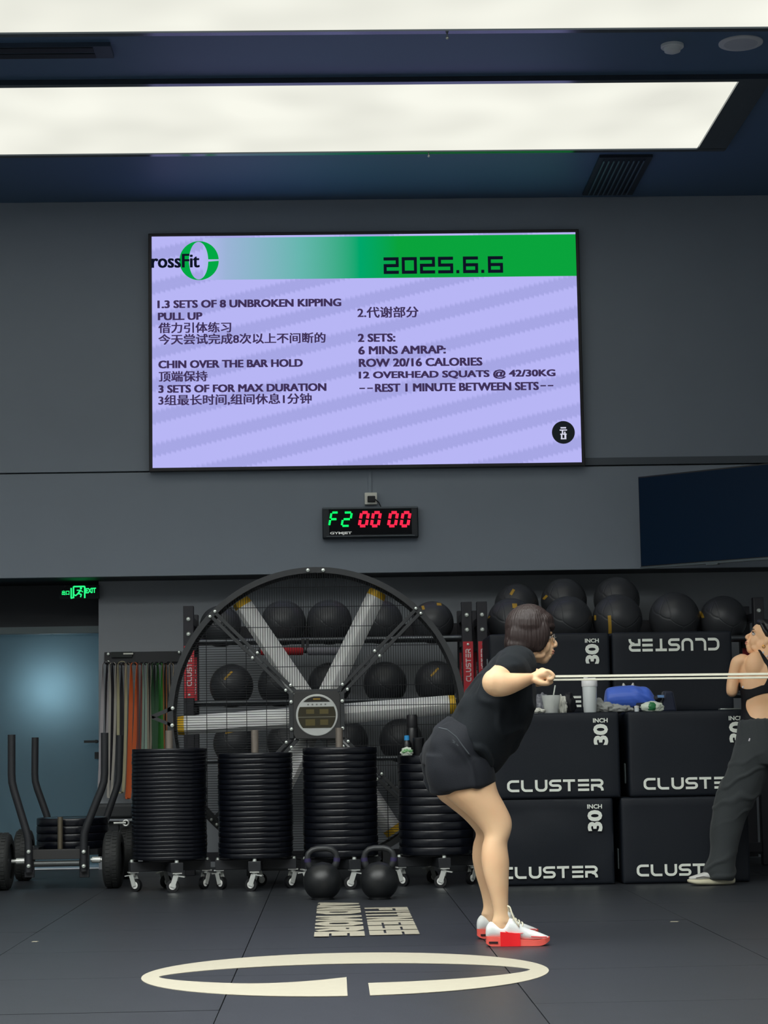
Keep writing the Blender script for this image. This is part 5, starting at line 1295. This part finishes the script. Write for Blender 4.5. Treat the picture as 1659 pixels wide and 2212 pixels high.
for s in (-1, 1):
    cx2 = 1662.5; mx_ = lambda px: cx2+(px-cx2)*(-s)
    S.append(ell(Q(mx_(1628), 1440, -.055), (.062, .045, .085))); S.append(ell(Q(mx_(1645), 1530, -.045), (.035, .035, .13)))
    S.append(limb([(Q(mx_(1606), 1428, -.0), .046), (Q(mx_(1594), 1432, .0), .042), (Q(mx_(1587), 1455, .005), .036), (Q(mx_(1582), 1478, .0), .035), (Q(mx_(1581), 1493, .0), .033), (Q(mx_(1588), 1490, .07), .033), (Q(mx_(1600), 1478, .15), .027), (Q(mx_(1612), 1466, .21), .021)], n=20))
    # hands held together in front
    w0 = Q(mx_(1612), 1466, .21); w1 = Q(mx_(1628), 1458, .25)
    S.append(limb([(w0, .021), (w0.lerp(w1, .5), .026), (w1, .024)], flat=.7))
    for i in range(4):
        b0 = w1+Vector((0, 0, .022-.015*i)); dxx = -s*-1
        S.append(limb([(b0, .0085), (b0+Vector((s*-.03, .008, .002)), .008), (b0+Vector((s*-.055, -.004, -.003)), .0072)], n=10))
    S.append(limb([(w0.lerp(w1, .4)+Vector((0, 0, .015)), .011), (w1+Vector((-.0, .0, .045)), .009)], n=10))
# legs
LL = [(1592, 1664, 1600, .10), (1590, 1662, 1640, .10), (1570, 1650, 1680, .09), (1556, 1628, 1720, .075), (1549, 1610, 1760, .062), (1546, 1600, 1800, .058), (1543, 1590, 1840, .045), (1541, 1577, 1875, .035), (1540, 1576, 1895, .036)]
S.append(ringloft([r2(*q) for q in LL], n=22)); S.append(ringloft([r2(1661+1664-q[1]+6*i/2, 1661+1664-q[0]+6*i/2, q[2], q[3]) for i, q in enumerate(LL)], n=22))
S.append(limb([(Q(1566, 1893, .0), .034), (Q(1545, 1900, 0), .03), (Q(1510, 1903, 0), .022)])); S.append(limb([(Q(1790, 1893, .0), .034), (Q(1795, 1897, -.08), .03), (Q(1798, 1900, -.14), .022)]))
me = skin('body', m_skin2, S, .0045, 5); body2 = put('body', me, p2)
face_parts(T2, p2, mat('brow_black', (24, 20, 20), .7), mat('lip_rose', (206, 132, 118), .5))
# hair pulled back in a low tail
HS = []
h2_ = lambda c, r: HS.append(ell(c, r, None, T2))
h2_((-.022, 0, .032), (.094, .080, .092)); h2_((-.055, 0, -.01), (.055, .072, .075)); h2_((.03, 0, .070), (.056, .06, .036)); h2_((-.03, -.0, -.05), (.045, .066, .045))
HS.append(limb([(T2 @ Vector((-.105, 0, -.02)), .026), (T2 @ Vector((-.145, 0, -.05)), .034), (T2 @ Vector((-.150, 0, -.10)), .03), (T2 @ Vector((-.135, 0, -.15)), .018)]))
for s in (-1, 1): HS.append(limb([(T2 @ Vector((.055, s*.060, .06)), .010), (T2 @ Vector((.02, s*.075, .03)), .012), (T2 @ Vector((-.02, s*.078, .008)), .010)]))
me = skin('hair', m_hair2, HS, .0045, 3); put('hair', me, p2)
for s in (-1, 1):
    e_ = MB(); c = Vector((-.004, s*.083, -.058)); e_.tube([T2 @ (c+Vector((.008*math.cos(t), 0, .008*math.sin(t)))) for t in np.linspace(0, 2*PI, 16, endpoint=False)], .0022, 8, closed=True)
    e_.build('earring', mat('earring_gold', (225, 170, 70), .25, metal=.8), p2)
# backless top: cut from the body skin and lifted off it
src = body2.data; inv = W[p2]
def pxof(v):
    d = np.array(v)-np.array([0, 0, H]); w_ = d @ FW; return CX+FPX*(d @ RT)/w_, CY-FPX*(d @ UP)/w_
def inpoly(x, y, pl):
    c = False; n = len(pl)
    for i in range(n):
        x1, y1 = pl[i]; x2, y2 = pl[i-1]
        if (y1 > y) != (y2 > y) and x < (x2-x1)*(y-y1)/(y2-y1)+x1: c = not c
    return c
half = [(1590, 1478), (1598, 1483), (1608, 1488), (1621, 1489), (1634, 1485), (1646, 1480), (1662.5, 1481)]
mir = lambda pl: [(2*1662.5-x, y) for x, y in pl[::-1]]
low = [(1662.5, 1496), (1648, 1498), (1630, 1504), (1613, 1512), (1611, 1522), (1613, 1534), (1622, 1549), (1642, 1557), (1662.5, 1559)]
LP = half+low+[(1662.5, 1572), (1588, 1572)]
RP = [(2*1662.5-x, y) for x, y in LP]
strap = [[(1637, 1404), (1643, 1405), (1662.5, 1432), (1662.5, 1446), (1650, 1430)], [(1650, 1482), (1662.5, 1456), (1662.5, 1470), (1655, 1484)], [(1662.5, 1432), (1668, 1440), (1662.5, 1470), (1657, 1440)]]
straps = strap+[[(2*1662.5-x, y) for x, y in q] for q in strap]
bm = bmesh.new(); bm.from_mesh(src); bm.transform(inv)
keep = []
for f in bm.faces:
    c = f.calc_center_median(); x, y = pxof(c)
    ok = False
    if 1596 < x < 1730 and 1398 < y < 1575 and abs(c.y-D2) < .16:
        if c.y < D2-.0 and f.normal.y < .3: ok = inpoly(x, y, LP) or inpoly(x, y, RP) or any(inpoly(x, y, q) for q in straps)
        elif c.y >= D2-.0 or f.normal.y >= .3: ok = (y > 1462 and c.y < D2+.125) or (any(abs(x-q) < 6 for q in (1635, 1690)) and c.y < D2+.11)
    keep.append(ok)
bmesh.ops.delete(bm, geom=[f for f, k in zip(list(bm.faces), keep) if not k], context='FACES')
for v in bm.verts: v.normal_update()
for _ in range(14):
    nw = {}
    for v in bm.verts:
        if v.is_boundary:
            nb_ = [e.other_vert(v).co for e in v.link_edges if e.is_boundary]
            if len(nb_) == 2: nw[v] = (v.co*.4+(nb_[0]+nb_[1])*.3)
    for v, c_ in nw.items(): v.co = c_
nn_ = [(v, v.normal.copy()) for v in bm.verts]
for v, n_ in nn_: v.co += n_*.004
me = bpy.data.meshes.new('backless_top'); bm.to_mesh(me); bm.free(); me.materials.append(mat('top_black', (17, 17, 22), .7, spec=.3))
me.polygons.foreach_set('use_smooth', [True]*len(me.polygons))
top = put('backless_top', me, p2); sm = top.modifiers.new('thick', 'SOLIDIFY'); sm.thickness = .003; sm.offset = -.5
for px, py in ((1642, 1411), (1650, 1419), (1657, 1428), (1656, 1464), (1650, 1476), (1600, 1485)):
    b = MB().ball(Q(px, py, -.088 if px > 1610 else -.07), (.0055, .003, .007), 10, 6).build('white_print', mat('print_white', (215, 210, 215), .6), top)
# trousers
m_tr = mat('trousers_grey', (50, 55, 57), .85, sheen=.1, bump=.3, bscale=200)
TR = [ringloft([r2(1598, 1732, 1556, .125), r2(1594, 1737, 1566, .128), r2(1590, 1742, 1600, .142), r2(1586, 1746, 1630, .145), r2(1590, 1742, 1650, .13)], n=34, capk=.1, pw=.92)]
TL = [(1588, 1664, 1612, .115), (1579, 1662, 1640, .12), (1564, 1655, 1678, .112), (1546, 1634, 1723, .10), (1537, 1612, 1767, .088), (1534, 1602, 1800, .085), (1534, 1594, 1830, .082), (1530, 1589, 1858, .082), (1524, 1587, 1878, .084), (1527, 1586, 1893, .085), (1531, 1583, 1900, .08)]
TR.append(ringloft([r2(*q) for q in TL], n=30, capk=.05, pw=.95)); TR.append(ringloft([r2(1661+1664-q[1]+3*i, 1661+1664-q[0]+3*i, q[2], q[3]) for i, q in enumerate(TL)], n=30, capk=.05, pw=.95))
def tfold(co):
    z = co[:, 2]; t = sum(np.sin(co @ (w_*1.1)+p) for w_, p in WV)/3
    zk = P(1560, 1700, D2).z; zb = P(1560, 1870, D2).z; zt_ = P(1600, 1565, D2).z
    knee = np.exp(-((z-zk)/.16)**2); hem = np.exp(-((z-zb)/.07)**2); wst = np.exp(-((z-zt_)/.08)**2)
    return .006*t*.5+(.010*knee+.010*hem)*np.maximum(0, np.sin(z*62-co[:, 0]*26+t*1.4))**2+.0035*wst*np.maximum(0, np.sin(np.arctan2(co[:, 1]-D2, co[:, 0]-P(1663, 1560, D2).x)*19+t*2.5))
me = skin('trousers', m_tr, TR, .006, 4, fold=tfold); tro = put('trousers', me, p2)
MB().bar(Q(1605, 1601, -.17), Q(1607, 1595, -.17), .007, .004, (0, 1, 0)).build('white_tab', mat('print_white', (0, 0, 0)), tro)
def shoe2(h, d, L):
    r = bpy.data.objects.new('shoe', None); finish(r, p2); d = Vector(d); sd = Vector((0, 0, 1)).cross(d)
    T = lambda x, y, z: h+d*(x*L)+sd*y+Vector((0, 0, z))
    R = [(T(x, 0, z1), T(x, 0, z0), w_, tuple(sd)) for x, w_, z0, z1 in ((.0, .024, .008, .045), (.12, .037, .002, .05), (.35, .037, .0, .044), (.6, .044, .0, .04), (.82, .045, .003, .038), (1., .02, .018, .036))]
    put('sole', skin('sole', mat('sole_ivory', (214, 208, 180), .6), [ringloft(R, n=22, capk=.3, pw=.8)], .004, 2), r)
    R = [(T(x, 0, z1), T(x, 0, z0), w_, tuple(sd)) for x, w_, z0, z1 in ((.02, .024, .035, .075), (.15, .034, .035, .09), (.4, .036, .03, .10), (.6, .041, .03, .078), (.82, .04, .03, .06), (.96, .02, .03, .05))]
    u = put('upper', skin('upper', mat('upper_white', (212, 212, 208), .6, bump=.3, bscale=200), [ringloft(R, n=22, capk=.3, pw=.85)], .004, 2), r)
    MB().tube([T(.55, .043, .045), T(.7, .044, .052), (T(.85, .04, .045))], .0025, 8).tube([T(.55, -.043, .045), T(.7, -.044, .052), (T(.85, -.04, .045))], .0025, 8).build('grey_trim', mat('trim_line', (120, 116, 112), .6), u)
hx = P(1586, 1905, D2); shoe2(Vector((hx.x, D2, .001)), (-1, -.02, 0), .272)
hx = P(1795, 1905, D2); shoe2(Vector((hx.x, D2+.06, .001)), (.1, -1, 0), .26)

for px, py, w_, lb in ((1457, 1991, .045, 'tiny pale scrap on the rubber floor in front of the plyo boxes'), (76, 2034, .03, 'tiny pale scrap on the rubber floor at the far left')):
    c = ZP(px, py, .0006); tag(MB().prism([(-w_/2, -.01), (w_*.3, -.014), (w_/2, .006), (-w_*.3, .012)], .0012, c, (1, 0, 0), (0, 1, 0), (0, 0, 1)).build('tape_scrap', mat('scrap_pale', (170, 165, 145), .7), smooth=None), lb, 'scrap')
